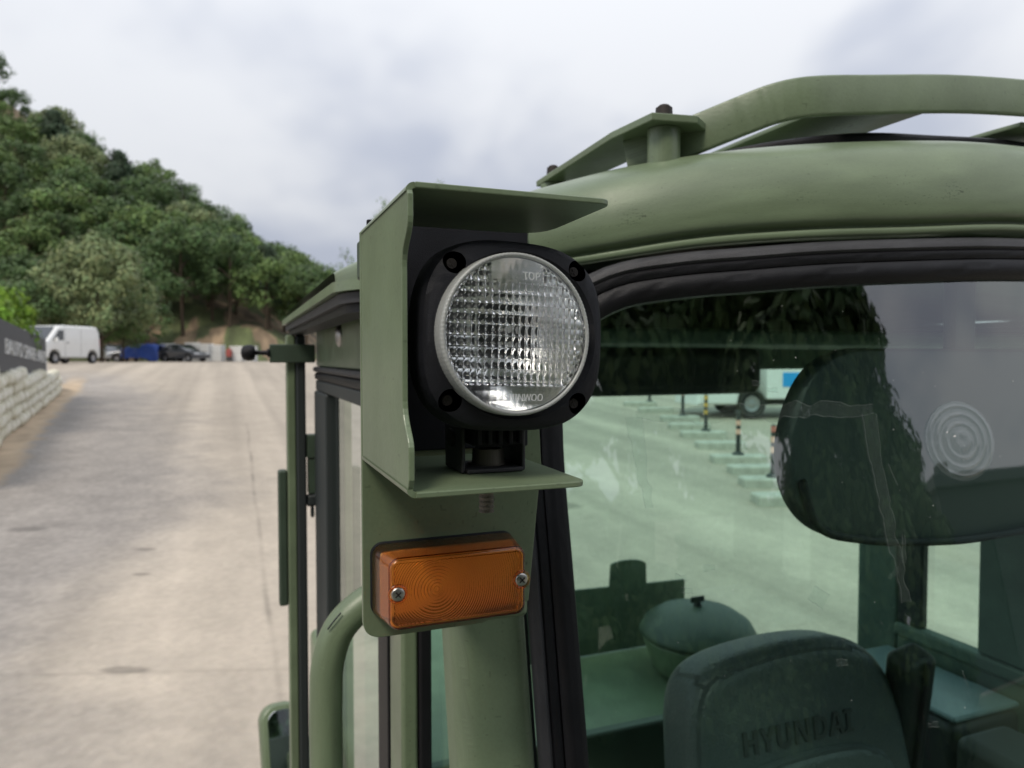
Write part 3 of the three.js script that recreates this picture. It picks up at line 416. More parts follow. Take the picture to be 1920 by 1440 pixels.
// ---------------------------------------------------------------- what stands behind the viewer and shows in the glass; verge and hedge are added
{
  const hall = thing('warehouse', 'dark warehouse behind the viewer mirrored in the windscreen', 'building', 20.4, 0, 20.5, 0);
  part(hall, 'wall', lbox(20, 4.8, 7, 0.02, 0, 2.4, 0), M.hall); part(hall, 'roof', lbox(20.4, 0.36, 7.4, 0.05, 0, 4.98, 0), M.hallRoof); part(hall, 'door', lbox(3.2, 3.4, 0.08, 0.02, -5, 1.7, -3.53), M.hallRoof); part(hall, 'vent', lbox(0.7, 0.35, 0.7, 0.03, -9.2, 5.33, -3.0), M.hallRoof);
  structure('added_grass_verge', boxUV(gridGeo(48, 16, (u, v) => [lerp(-18, 30, u), 0.006 + 0.05 * fbm(u * 20, v * 9, 3, 3) + 2.7 * sstep(0.4, 0.85, v) * sstep(0.56, 0.46, u), lerp(4.2, 16, v)])), new THREE.MeshStandardMaterial({ color: lin(0.055, 0.085, 0.035), roughness: 0.95, side: THREE.DoubleSide }));  // unseen dark verge, added to keep bright ground out of the windscreen reflection
  const behind = (az, dist, h, wide, k, label) => { const a = az * Math.PI / 180, o = thing('shade_tree', label, 'tree', Math.sin(a) * dist, 0, Math.cos(a) * dist, k); o.scale.set(h * wide, h, h * wide); part(o, 'crown', kinds.grove[k % 2].crown, M.leafDark); part(o, 'trunk', kinds.grove[k % 2].trunk, M.bark); };
  behind(20, 11, 6.1, 0.72, 1, 'lower dense tree beside the tall one, mirrored in the windscreen'); behind(9, 13, 10.2, 0.90, 0, 'tall dense tree mirrored in the right of the windscreen'); behind(-20, 14, 10.6, 0.95, 1, 'tall dense tree behind the viewer, left of the mirrored one'); behind(-48, 17, 11, 0.95, 2, 'tall dense tree behind the viewer, farthest left of three');
  [[24, 'right end'], [11, 'second from the right end'], [-2, 'middle right'], [-15, 'middle left'], [-29, 'second from the left end'], [-44, 'left end']].forEach(([az, where], k) => { const a = az * Math.PI / 180, o = thing('added_hedge_shrub', `dense dark shrub added behind the viewer to darken the reflection, ${where}`, 'shrub', Math.sin(a) * 10.5, -1.0, Math.cos(a) * 10.5, k, 'hedge added behind the viewer'); o.scale.set(5.0, 4.8, 5.0); part(o, 'crown', kinds.grove[k % 2].crown, M.leafDark); part(o, 'trunk', kinds.grove[k % 2].trunk, M.bark); });  // unseen hedge, added to close bright gaps under the mirrored trees
}

// ---------------------------------------------------------------- the green machine
const P0 = new THREE.Vector3(1.05, 0, -1.3);
const vehicle = thing('construction_vehicle', 'sage green construction machine with glazed cab, work lamp and amber indicator', 'vehicle', P0.x, P0.y, P0.z);
function vp(parent, name, geo, mat, label) { const g = geo.clone(); g.translate(-P0.x, -P0.y, -P0.z); return part(parent, name, g, mat, label); }
const XC = 1.03, XL = 0.125, XR = 1.97;
const dl = X => 0.63 + 0.1395 * ((X - XC) / 0.6) ** 2;                       // front line of the roof, bowed forward in the middle
const dw = (X, Y) => dl(X) - 0.20 * (0.14 - Y);                              // raked windscreen
function table(t, x) { if (x <= t[0][0]) return t[0][1]; for (let i = 1; i < t.length; i++) if (x < t[i][0]) { const [x0, y0] = t[i - 1], [x1, y1] = t[i]; return lerp(y0, y1, (x - x0) / (x1 - x0)); } return t[t.length - 1][1]; }
const smoothTable = t => { const c = new THREE.CatmullRomCurve3(t.map(([a, b]) => new THREE.Vector3(a, b, 0))).getPoints(200).map(p => [p.x, p.y]); return x => table(c, x); };
const topOf = smoothTable([[0, 0.3055], [0.12, 0.302], [0.25, 0.293], [0.38, 0.281], [0.5, 0.264], [0.6, 0.2415], [0.7, 0.208], [0.79, 0.165], [0.86, 0.132], [0.905, 0.112]]);
const lipOf = smoothTable([[0, 0.163], [0.1, 0.162], [0.25, 0.152], [0.39, 0.1445], [0.51, 0.134], [0.60, 0.120], [0.70, 0.104], [0.80, 0.093], [0.905, 0.088]]);
const sOf = X => X < XC ? XC - X : Math.max(0, X - XC - 0.16) * (XR - XC) / (XR - XC - 0.16);                     // distance from the flat middle of the roof
const frontOf = X => { const s = Math.abs(X - XC), k = clamp((s - 0.80) / 0.105, 0, 1); return (s < 0.62 ? dl(X) : dl(XC - 0.62) + (s - 0.62) * 0.26) + 0.10 * (1 - Math.sqrt(1 - Math.min(k, 0.999) ** 2)); };
{ // roof shell
  const side = XC - XL;
  const rows = []; for (let i = 0; i <= 96; i++) { const t = i / 96 * 2 - 1; rows.push(XC + side * Math.sign(t) * (1 - (1 - Math.abs(t)) ** 1.25)); }
  const secs = rows.map(X => {
    const s = sOf(X), yt = topOf(s), yl = lipOf(s), h = yt - yl, d0 = frontOf(X), k = clamp(h / 0.13, 0.12, 1), b = Math.min(1.80, 1.9);
    const pts = [[d0 + 0.05, yl + 0.002], [d0 + 0.004, yl], [d0, yl + 0.003 * k], [d0, yl + 0.009 * k], [d0 + 0.0065 * k, yl + 0.0115 * k], [d0 + 0.0065 * k, yl + 0.0140 * k], [d0 - 0.004 * k, yl + 0.0195 * k], [d0 - 0.0075 * k, yl + 0.034 * k], [d0 - 0.0065 * k, yl + 0.40 * h], [d0 + 0.000 * k, yl + 0.58 * h], [d0 + 0.017 * k, yl + 0.78 * h], [d0 + 0.057 * k, yl + 0.92 * h], [d0 + 0.13 * k, yl + 0.985 * h], [d0 + 0.28, yt], [1.45, yt], [b - 0.1, yt - 0.12 * h], [b + 0.04, yt - 0.4 * h], [b + 0.07, yl + 0.1 * h], [b + 0.06, yl]];
    return new THREE.CatmullRomCurve3(pts.map(([d, y]) => V(X, y, d)), false, 'centripetal').getPoints(110);
  });
  const g = gridGeo(96, 110, (u, v) => secs[Math.round(u * 96)][Math.round(v * 110)].toArray());
  { const q = g.attributes.uv; for (let i = 0; i < q.count; i++) q.setXY(i, g.attributes.position.getX(i), q.getY(i) * 1.7); } const roof = vp(vehicle, 'roof', g, M.paint);
  const under = gridGeo(40, 12, (u, v) => { const X = lerp(XL + 0.01, XR - 0.015, u), s = sOf(X), d = lerp(frontOf(X) + 0.05, 1.86, v); return V(X, lipOf(s) - 0.015 + 0.03 * Math.sin(v * Math.PI), d).toArray(); });
  vp(roof, 'rear_closing', boxUV(gridGeo(30, 1, (u, v) => { const X = lerp(0.34, 1.72, u); return V(X, v ? lipOf(sOf(X)) + 0.02 : 0.02, 1.81).toArray(); })), M.liner);
  vp(roof, 'roof_lining', boxUV(under), M.liner, 'dull green lining under the roof');
  // side drip rail: channel with rubber under it
  for (const [x, s] of [[XL, 1], [XR - 0.03, -1]]) {
    const pts = []; for (let k = 0; k <= 16; k++) { const X = lerp(0.30, XL, Math.sin(k / 16 * Math.PI / 2)); pts.push([X, frontOf(X) + 0.002]); } for (let k = 1; k <= 10; k++) pts.push([XL, lerp(frontOf(XL), 1.93, k / 10)]);
    const P = pts.map(([X, d]) => V(s > 0 ? X : 2 * XC - X, 0, d)), fr = P.map((p, i) => { const t = P[Math.min(i + 1, P.length - 1)].clone().sub(P[Math.max(i - 1, 0)]).normalize(); return { A: new THREE.Vector3(t.z, 0, -t.x).multiplyScalar(s), B: new THREE.Vector3(0, 1, 0) }; });
    const bar = (a0, a1, y0, y1) => boxUV(sweep(P, fr, s > 0 ? [[a0, y0], [a1, y0], [a1, y1], [a0, y1]] : [[a0, y1], [a1, y1], [a1, y0], [a0, y0]]));
    vp(roof, 'drip_rail', bar(-0.045, 0.004, 0.084, 0.097), M.paint); vp(roof, 'rail_rubber', bar(-0.05, -0.004, 0.0695, 0.0825), M.rubberGrey); vp(roof, 'rail_rubber', bar(-0.05, -0.012, 0.058, 0.069), M.rubber);
  }
  // black weather strip of the roof hatch
  const strip = curve([V(0.60, 0.262, 0.92), V(0.66, 0.277, 0.82), V(0.8, 0.298, 0.775), V(0.95, 0.309, 0.766), V(1.1, 0.317, 0.762), V(1.26, 0.315, 0.77), V(1.45, 0.288, 0.84), V(1.5, 0.272, 0.95)], 60);
  vp(roof, 'hatch_seal', sweep(strip, strip.map((p, i) => { const d = strip[Math.min(i + 1, 60)].clone().sub(strip[Math.max(i - 1, 0)]).normalize(), up = new THREE.Vector3(0, 1, 0), A = new THREE.Vector3().crossVectors(d, up).normalize(); return { A, B: up }; }), roundRectPts(0.03, 0.024, 0.006, 3)), M.rubber);
}
{ // roof guard
  const top = [[0.500, 0.268, 0.858], [0.535, 0.278, 0.822], [0.575, 0.2945, 0.788], [0.615, 0.311, 0.757], [0.64, 0.3205, 0.740], [0.665, 0.3265, 0.727], [0.70, 0.3315, 0.718], [0.77, 0.3395, 0.711], [0.90, 0.3555, 0.704], [1.02, 0.366, 0.701], [1.14, 0.3725, 0.70]];
  const all = [...top, ...top.slice(0, -1).reverse().map(([x, y, d]) => [2.28 - x, y, d])].map(p => V(...p));
  const path = curve(all, 120), fr = path.map((p, i) => { const d = path[Math.min(i + 1, 120)].clone().sub(path[Math.max(i - 1, 0)]).normalize(), h = new THREE.Vector3(d.x, 0, d.z).normalize(), A = new THREE.Vector3(-h.z, 0, h.x), B = A.clone().cross(d); if (B.y < 0) B.negate(); return { A, B }; });
  const guard = vp(vehicle, 'roof_guard', boxUV(sweep(path, fr, roundRectPts(0.010, 0.050, 0.003, 3))), M.paint);
  for (const s of [1, -1]) {
    const mx = x => s > 0 ? x : 2.28 - x;
    // plate running back along the roof edge
    const pl = new THREE.Shape(); [[0.487, -0.775], [0.545, -0.765], [0.578, -0.79], [0.572, -0.83], [0.556, -0.9], [0.545, -1.14], [0.49, -1.14], [0.478, -0.86]].forEach(([x, z], i) => i ? pl.lineTo(mx(x), z) : pl.moveTo(mx(x), z));
    const g = new THREE.ExtrudeGeometry(pl, { depth: 0.007, bevelEnabled: true, bevelThickness: 0.0015, bevelSize: 0.0015, bevelSegments: 2 }); g.rotateX(Math.PI / 2); // shape y -> z
    g.translate(0, EYE + 0.3015, 0); vp(guard, 'mounting_plate', boxUV(g), M.paint);
    for (const [x, d, yb] of [[0.520, 0.80, 0.24], [0.508, 1.115, 0.262]]) {
      const h = 0.292 - yb; vp(guard, 'standoff_post', boxUV(new THREE.CylinderGeometry(0.021, 0.021, h, 28).translate(mx(x), EYE + yb + h / 2, -d)), M.paint);
      vp(guard, 'bolt', merge([new THREE.CylinderGeometry(0.0105, 0.0115, 0.018, 6).translate(mx(x), EYE + 0.312, -d), new THREE.SphereGeometry(0.0085, 12, 8, 0, 6.3, 0, 1.6).scale(1, 0.5, 1).translate(mx(x), EYE + 0.3208, -d)]), M.boltDark);
    }
  }
  for (const x of [0.825, 1.145]) { // bars running back under the front bar
    const p = [V(x, 0.341, 0.722), V(x, 0.342, 0.80), V(x, 0.342, 1.2), V(x, 0.335, 1.5)]; const q = curve(p, 20);
    vp(guard, 'long_bar', boxUV(sweep(q, q.map(() => ({ A: new THREE.Vector3(1, 0, 0), B: new THREE.Vector3(0, 1, 0) })), roundRectPts(0.14, 0.008, 0.003, 2))), M.paint);
  }
}
// ---- windscreen with rubber surround
const glassEdge = [[0.357, -1.12], [0.357, -0.8], [0.357, -0.5], [0.357, -0.25], [0.3575, -0.10], [0.362, -0.045], [0.376, 0.005], [0.398, 0.038], [0.432, 0.0595], [0.4929, 0.0714], [0.5754, 0.0792], [0.6557, 0.0861], [0.7675, 0.0925], [0.9, 0.099], [XC, 0.101]];
const onGlass = (X, Y, off = 0) => { const e = 1e-3, gx = (dw(X + e, Y) - dw(X - e, Y)) / (2 * e), gy = 0.20, n = new THREE.Vector3(gx, gy, 1).normalize(); return V(X, Y, dw(X, Y)).addScaledVector(n, off); };
const glassN = (X) => new THREE.Vector3((dl(X + 1e-3) - dl(X - 1e-3)) / 2e-3, 0.20, 1).normalize();
const windscreen = vp(vehicle, 'windscreen', gridGeo(60, 24, (u, v) => { const X = lerp(0.345, 2 * XC - 0.345, u), s = Math.abs(X - XC); const top = table([[0, 0.115], [0.4, 0.10], [0.54, 0.085], [0.62, 0.055], [0.66, -0.01], [0.69, -0.05]], s); return onGlass(X, lerp(-1.12, top, v)).toArray(); }), M.glass);
{
  const c2 = new THREE.CatmullRomCurve3([...glassEdge, ...glassEdge.slice(0, -1).reverse().map(([x, y]) => [2 * XC - x, y])].map(([x, y]) => new THREE.Vector3(x, y, 0)), false, 'centripetal').getSpacedPoints(260);
  const path = [], fr = [];
  c2.forEach((p, i) => { const t = c2[Math.min(i + 1, 260)].clone().sub(c2[Math.max(i - 1, 0)]).normalize(), nx = -t.y, ny = t.x, e = 1e-3; // outward in the plane of the glass
    const a = onGlass(p.x, p.y), b = onGlass(p.x + nx * e, p.y + ny * e); path.push(a); fr.push({ A: b.sub(a).divideScalar(e).normalize(), B: glassN(p.x) }); });
  vp(windscreen, 'inner_seal', sweep(path, fr, [[-0.001, -0.006], [-0.001, 0.004], [0.004, 0.0095], [0.011, 0.0125], [0.019, 0.0125], [0.0235, 0.010], [0.025, 0.006], [0.025, -0.006]]), M.rubber);
  vp(windscreen, 'filler_strip', sweep(path, fr, [[0.0252, -0.006], [0.0252, 0.009], [0.029, 0.0118], [0.034, 0.0118], [0.0368, 0.009], [0.037, -0.006]]), M.rubber);
  vp(windscreen, 'outer_seal', sweep(path, fr, [[0.0372, -0.006], [0.0372, 0.0095], [0.040, 0.0125], [0.046, 0.0125], [0.0525, 0.0075], [0.0545, 0.0], [0.0545, -0.006]]), M.rubberGrey);
}
{ // corner posts of the cab
  for (const s of [1, -1]) {
    const mx = x => XC + s * (x - XC), path = [], fr = [];
    for (let i = 0; i <= 40; i++) { const Y = lerp(-1.15, 0.10, i / 40), X = 0.268; path.push(V(mx(X), Y, dw(X, Y) + 0.028)); fr.push({ A: new THREE.Vector3(s, 0, 0), B: new THREE.Vector3(0, 0, 1) }); }
    const prof = []; for (let k = 0; k <= 14; k++) { const a = Math.PI * (1 - k / 14); prof.push([0.046 * Math.cos(a) * (Math.cos(a) < 0 ? 0.84 : 1), 0.034 * Math.sin(a) ** 0.75 + (Math.cos(a) > 0 ? 0.018 * Math.cos(a) : 0) - (Math.cos(a) < 0 ? 0 : 0)]); } prof.push([0.046, -0.03], [-0.0386, -0.03]);
    vp(vehicle, 'front_pillar', boxUV(sweep(path, fr, s > 0 ? prof.reverse() : prof)), M.paint);
    for (const [a, b, name, mat] of [[0.045, 0.055, 'pillar_channel', M.rubber]]) vp(vehicle.children[vehicle.children.length - 1], name, sweep(path.map(p => p.clone()), fr, [[a, -0.03], [b, -0.03], [b, 0.012], [a, 0.012]]), mat);
  }
}
{ // left side of the cab as seen: door with glass, posts, rear post with door buffer
  const door = vp(vehicle, 'door', rbox(0.197, 0.225, -0.02, 0.078, 0.90, 1.86, 0.005), M.paint);
  vp(door, 'top_rubber', rbox(0.188, 0.225, -0.0335, -0.0205, 0.86, 1.86, 0.006), M.rubberGrey); vp(door, 'top_rubber', rbox(0.191, 0.225, -0.053, -0.034, 0.86, 1.855, 0.008), M.rubber); 
  vp(door, 'window_frame', rbox(0.194, 0.222, -0.079, -0.0535, 0.87, 1.85, 0.004), M.innerBlack);
  vp(door, 'window_frame', rbox(0.190, 0.222, -1.15, -0.0795, 1.63, 1.85, 0.006), M.innerBlack);
  vp(door, 'window_pane', new THREE.PlaneGeometry(0.62, 1.06).rotateY(-Math.PI / 2).translate(0.204, EYE - 0.61, -1.33), M.doorGlass);
  vp(door, 'pane_rubber', rbox(0.197, 0.214, -1.15, -0.08, 0.985, 1.06, 0.005), M.rubber);
  vp(door, 'post', rbox(0.199, 0.2215, -1.15, -0.02, 0.905, 0.982, 0.006), M.paint);
  vp(door, 'pane_rubber', rbox(0.2217, 0.239, -1.15, -0.02, 0.902, 0.96, 0.005), M.rubber);
  vp(door, 'quarter_pane', new THREE.PlaneGeometry(0.10, 1.06).rotateY(-Math.PI / 2 + 0.05).translate(0.239, EYE - 0.61, -0.857), M.sideGlass);
  vp(door, 'round_plug', boxUV(new THREE.SphereGeometry(0.0235, 24, 12, 0, 6.2832, 0, 1.5708).scale(1, 0.42, 1).rotateZ(Math.PI / 2).translate(0.197, EYE + 0.045, -1.43)), M.steel, 'round bright metal plug');
  vp(door, 'lower_panel', rbox(0.19, 0.23, -1.62, -1.1505, 0.79, 1.86, 0.01), M.paint);
  const post = vp(vehicle, 'rear_post', rbox(0.1255, 0.146, -1.6, 0.0575, 1.85, 1.90, 0.004), M.paint);
  vp(post, 'post_rubber', rbox(0.1465, 0.170, -1.6, 0.0575, 1.846, 1.90, 0.006), M.innerBlack);
  vp(post, 'buffer_bracket', rbox(0.085, 0.192, -0.0105, 0.0345, 1.835, 1.8455, 0.003), M.paintDark);
  const buf = new THREE.LatheGeometry([[0.001, 0], [0.010, 0], [0.0105, 0.004], [0.006, 0.006], [0.0052, 0.02], [0.006, 0.032], [0.016, 0.034], [0.019, 0.040], [0.0195, 0.05], [0.016, 0.060], [0.008, 0.064], [0.001, 0.065]].map(p => new THREE.Vector2(...p)), 28); buf.rotateZ(Math.PI / 2); buf.translate(0.085, EYE + 0.0135, -1.84); vp(post, 'door_buffer', buf, M.rubber, 'black rubber door buffer');
  vp(post, 'hinge_cover', rbox(0.1025, 0.1245, -0.617, -0.277, 1.855, 1.885, 0.006), M.paintDark);
  vp(post, 'latch', merge([rbox(0.171, 0.197, -0.25, -0.19, 1.85, 1.88, 0.004), rbox(0.174, 0.194, -0.34, -0.2505, 1.853, 1.88, 0.004)]), M.paintDark); vp(post, 'latch_knob', merge([rbox(0.170, 0.196, -0.372, -0.341, 1.85, 1.88, 0.008), rbox(0.180, 0.189, -0.40, -0.3725, 1.856, 1.87, 0.004)]), M.innerBlack);
  // grab rail
  const g = [V(0.255, -0.322, 0.93), V(0.21, -0.310, 0.945), V(0.165, -0.3215, 0.95), V(0.128, -0.352, 0.95), V(0.112, -0.395, 0.95), V(0.109, -0.45, 0.95), V(0.109, -0.6, 0.95), V(0.109, -1.1, 0.95), V(0.12, -1.25, 0.95), V(0.17, -1.30, 0.95), V(0.21, -1.31, 0.95)];
  vp(vehicle, 'grab_rail', tube(g, 0.0212, 140, 28), M.paint, 'bent green tube grab rail');
  vp(vehicle.children[vehicle.children.length - 1], 'scrape', tube([V(0.1098, -0.3462, 0.9325), V(0.1165, -0.337, 0.9305), V(0.1262, -0.3265, 0.931)], 0.0011, 14, 6), M.innerBlack, 'dark scrape in the paint');
  // round-cornered mirror low at the rear
  const mh = vp(vehicle, 'side_mirror', (() => { const s = new THREE.Shape(roundRectPts(0.105, 0.30, 0.038, 8).map(p => new THREE.Vector2(...p))); const q = new THREE.ExtrudeGeometry(s, { depth: 0.04, bevelEnabled: true, bevelThickness: 0.018, bevelSize: 0.014, bevelSegments: 5 }); q.rotateX(-0.36); q.rotateY(0.12); q.translate(0.137, EYE - 1.332, -2.5); return boxUV(q); })(), M.paint, 'round cornered rear view mirror');
  vp(mh, 'mirror_glass', (() => { const s = new THREE.Shape(roundRectPts(0.088, 0.284, 0.034, 8).map(p => new THREE.Vector2(...p))); const q = new THREE.ExtrudeGeometry(s, { depth: 0.004, bevelEnabled: true, bevelThickness: 0.002, bevelSize: 0.002, bevelSegments: 2 }); q.translate(0, 0, 0.0595); q.rotateX(-0.36); q.rotateY(0.12); q.translate(0.137, EYE - 1.332, -2.5); return boxUV(q); })(), M.mirror);
  vp(mh, 'mirror_arm', tube([V(0.15, -1.3, 2.5), V(0.24, -1.3, 2.48), V(0.31, -1.35, 2.46)], 0.011, 16, 10), M.innerBlack);
}
{ // rear wall, far side and interior
  const rear = vp(vehicle, 'rear_wall', rbox(0.235, 1.95, -1.62, -1.10, 1.84, 1.88, 0.01), M.paintDark);
  vp(rear, 'header', rbox(0.235, 1.95, -0.034, 0.09, 1.80, 1.86, 0.012), M.liner); vp(rear, 'rear_pillar', rbox(2.0, 2.06, -1.6, 0.08, 1.70, 1.86, 0.012), M.liner);
  vp(rear, 'rear_window', new THREE.PlaneGeometry(1.7, 1.09).translate(1.16, EYE - 0.57, -1.845), M.sideGlass);
  vp(rear, 'air_duct', rbox(0.5, 1.405, -0.10, 0.03, 1.64, 1.79, 0.03, 4), M.innerBlack); vp(rear, 'lining_step', rbox(0.33, 1.95, 0.028, 0.06, 1.2, 1.79, 0.012), M.liner);
  const far = vp(vehicle, 'far_side_wall', rbox(2.0, 2.05, -1.62, -0.895, 0.75, 1.70, 0.01), M.liner);
  vp(far, 'window_rail', rbox(1.985, 2.04, -0.893, -0.850, 0.75, 1.70, 0.012), M.liner); vp(far, 'window_frame', rbox(2.0, 2.03, -0.85, 0.06, 1.61, 1.70, 0.008), M.innerBlack); vp(far, 'centre_post', rbox(1.99, 2.05, -0.85, 0.06, 1.18, 1.425, 0.012), M.liner); vp(far, 'front_post', rbox(1.72, 1.80, -1.15, 0.08, 0.79, 0.88, 0.01), M.liner);
  vp(far, 'window_pane', new THREE.PlaneGeometry(0.92, 0.91).rotateY(-Math.PI / 2).translate(2.03, EYE - 0.395, -1.2), M.sideGlass); vp(far, 'top_rail', rbox(1.985, 2.05, 0.02, 0.07, 0.75, 1.70, 0.01), M.liner);
  vp(vehicle, 'cab_floor', rbox(0.23, 2.0, -1.66, -1.625, 0.55, 1.88, 0.01), M.innerBlack);
  vp(vehicle, 'front_panel', rbox(0.32, 1.74, -1.62, -1.10, 0.40, 0.46, 0.02), M.paint);
  // seat
  const sh = new THREE.Shape(); sh.moveTo(-0.30, 0); sh.lineTo(-0.285, 0.30); sh.bezierCurveTo(-0.282, 0.40, -0.25, 0.43, -0.17, 0.445); sh.bezierCurveTo(-0.06, 0.462, 0.06, 0.462, 0.13, 0.445); sh.bezierCurveTo(0.21, 0.425, 0.25, 0.37, 0.27, 0.28); sh.lineTo(0.30, 0);
  const bk = new THREE.ExtrudeGeometry(sh, { depth: 0.05, bevelEnabled: true, bevelThickness: 0.045, bevelSize: 0.04, bevelSegments: 8, bevelOffset: -0.035, curveSegments: 16 }); bk.scale(0.955, 0.965, 1); bk.rotateX(-0.16); bk.translate(1.08, EYE - 1.035, -1.16);
  const seat = vp(vehicle, 'seat', boxUV(toCreasedNormals(bk, 0.7)), M.seat, 'black seat with embossed lettering');
  const tg = new TextGeometry('HYUNDAI', { font: fontBold, size: 0.052, depth: 0.006, curveSegments: 3 }); tg.computeBoundingBox(); tg.translate(-(tg.boundingBox.max.x) / 2, 0, 0); tg.scale(0.86, 0.86, 1); tg.rotateX(-0.16); tg.translate(1.045, EYE - 1.03 + 0.262, -1.16 + 0.047 + 0.05 - 0.046 + 0.0); tg.translate(0, 0, 0); vp(seat, 'lettering', boxUV(tg), M.seatText);
  const ins = new THREE.Shape(); ins.moveTo(-0.2, -0.1); ins.lineTo(-0.2, 0.18); ins.bezierCurveTo(-0.19, 0.215, -0.1, 0.225, 0, 0.225); ins.bezierCurveTo(0.1, 0.225, 0.18, 0.215, 0.19, 0.17); ins.lineTo(0.2, -0.1); const ig = new THREE.ExtrudeGeometry(ins, { depth: 0.02, bevelEnabled: true, bevelThickness: 0.02, bevelSize: 0.02, bevelSegments: 5 }); ig.rotateX(-0.16); ig.translate(1.07, EYE - 1.03, -1.085); vp(seat, 'back_cushion', boxUV(toCreasedNormals(ig, 0.7)), M.seat);
  vp(seat, 'seat_cushion', rbox(0.80, 1.36, -1.16, -1.03, 0.78, 1.15, 0.05, 4), M.seat); vp(seat, 'seat_base', rbox(0.88, 1.28, -1.625, -1.17, 0.85, 1.2, 0.02), M.innerBlack);
  // tall black lever stand and side console
  const lv = lbox(0.085, 0.80, 0.07, 0.02); lv.rotateZ(0.20); lv.rotateX(0.26); lv.translate(1.42, EYE - 1.005, -1.2); const lev = vp(vehicle, 'seat_belt_stand', boxUV(lv), M.innerBlack, 'black leaning stand beside the seat'); const lt = lbox(0.012, 0.78, 0.012, 0.004); lt.rotateZ(0.20); lt.rotateX(0.26); lt.translate(1.42, EYE - 1.0, -1.158); vp(lev, 'edge_trim', lt, M.rubberGrey);
  const con = vp(vehicle, 'side_console', rbox(1.72, 1.98, -1.3, -0.945, 1.28, 1.72, 0.03, 4), M.innerBlack, 'dark side console with pale top'); vp(con, 'console_top', rbox(1.725, 1.975, -0.944, -0.928, 1.285, 1.71, 0.008), M.console); vp(con, 'console_leg', rbox(1.76, 1.94, -1.625, -1.3005, 1.35, 1.6, 0.01), M.innerBlack); vp(con, 'control_box', rbox(1.60, 1.78, -1.2, -0.9, 0.95, 1.2, 0.03, 4), M.innerBlack);
}
{ // black mirror panel hanging inside the glass
  const s = new THREE.Shape(); s.moveTo(0.80, 0.012); s.bezierCurveTo(0.73, 0.008, 0.695, -0.03, 0.679, -0.10); s.bezierCurveTo(0.668, -0.17, 0.70, -0.24, 0.80, -0.250); s.bezierCurveTo(0.95, -0.272, 1.1, -0.272, 1.26, -0.250); s.bezierCurveTo(1.36, -0.24, 1.392, -0.17, 1.381, -0.10); s.bezierCurveTo(1.365, -0.03, 1.33, 0.008, 1.26, 0.012); s.closePath();
  const g = new THREE.ExtrudeGeometry(s, { depth: 0.018, bevelEnabled: true, bevelThickness: 0.008, bevelSize: 0.008, bevelOffset: -0.006, bevelSegments: 5, curveSegments: 24 }); g.translate(0, EYE, -0.765); const m = vp(vehicle, 'cab_mirror', boxUV(toCreasedNormals(g, 0.7)), M.innerBlack, 'large black mirror back inside the windscreen');
  vp(m, 'rim', tube([[0.69, -0.16], [0.72, -0.222], [0.80, -0.247], [0.95, -0.263], [1.03, -0.265], [1.2, -0.256], [1.3, -0.24]].map(([x, y]) => V(x, y, 0.733)), 0.006, 60, 8), M.plastic); vp(m, 'stem', rbox(1.005, 1.055, 0.0, 0.15, 0.765, 0.785, 0.006), M.innerBlack);
}
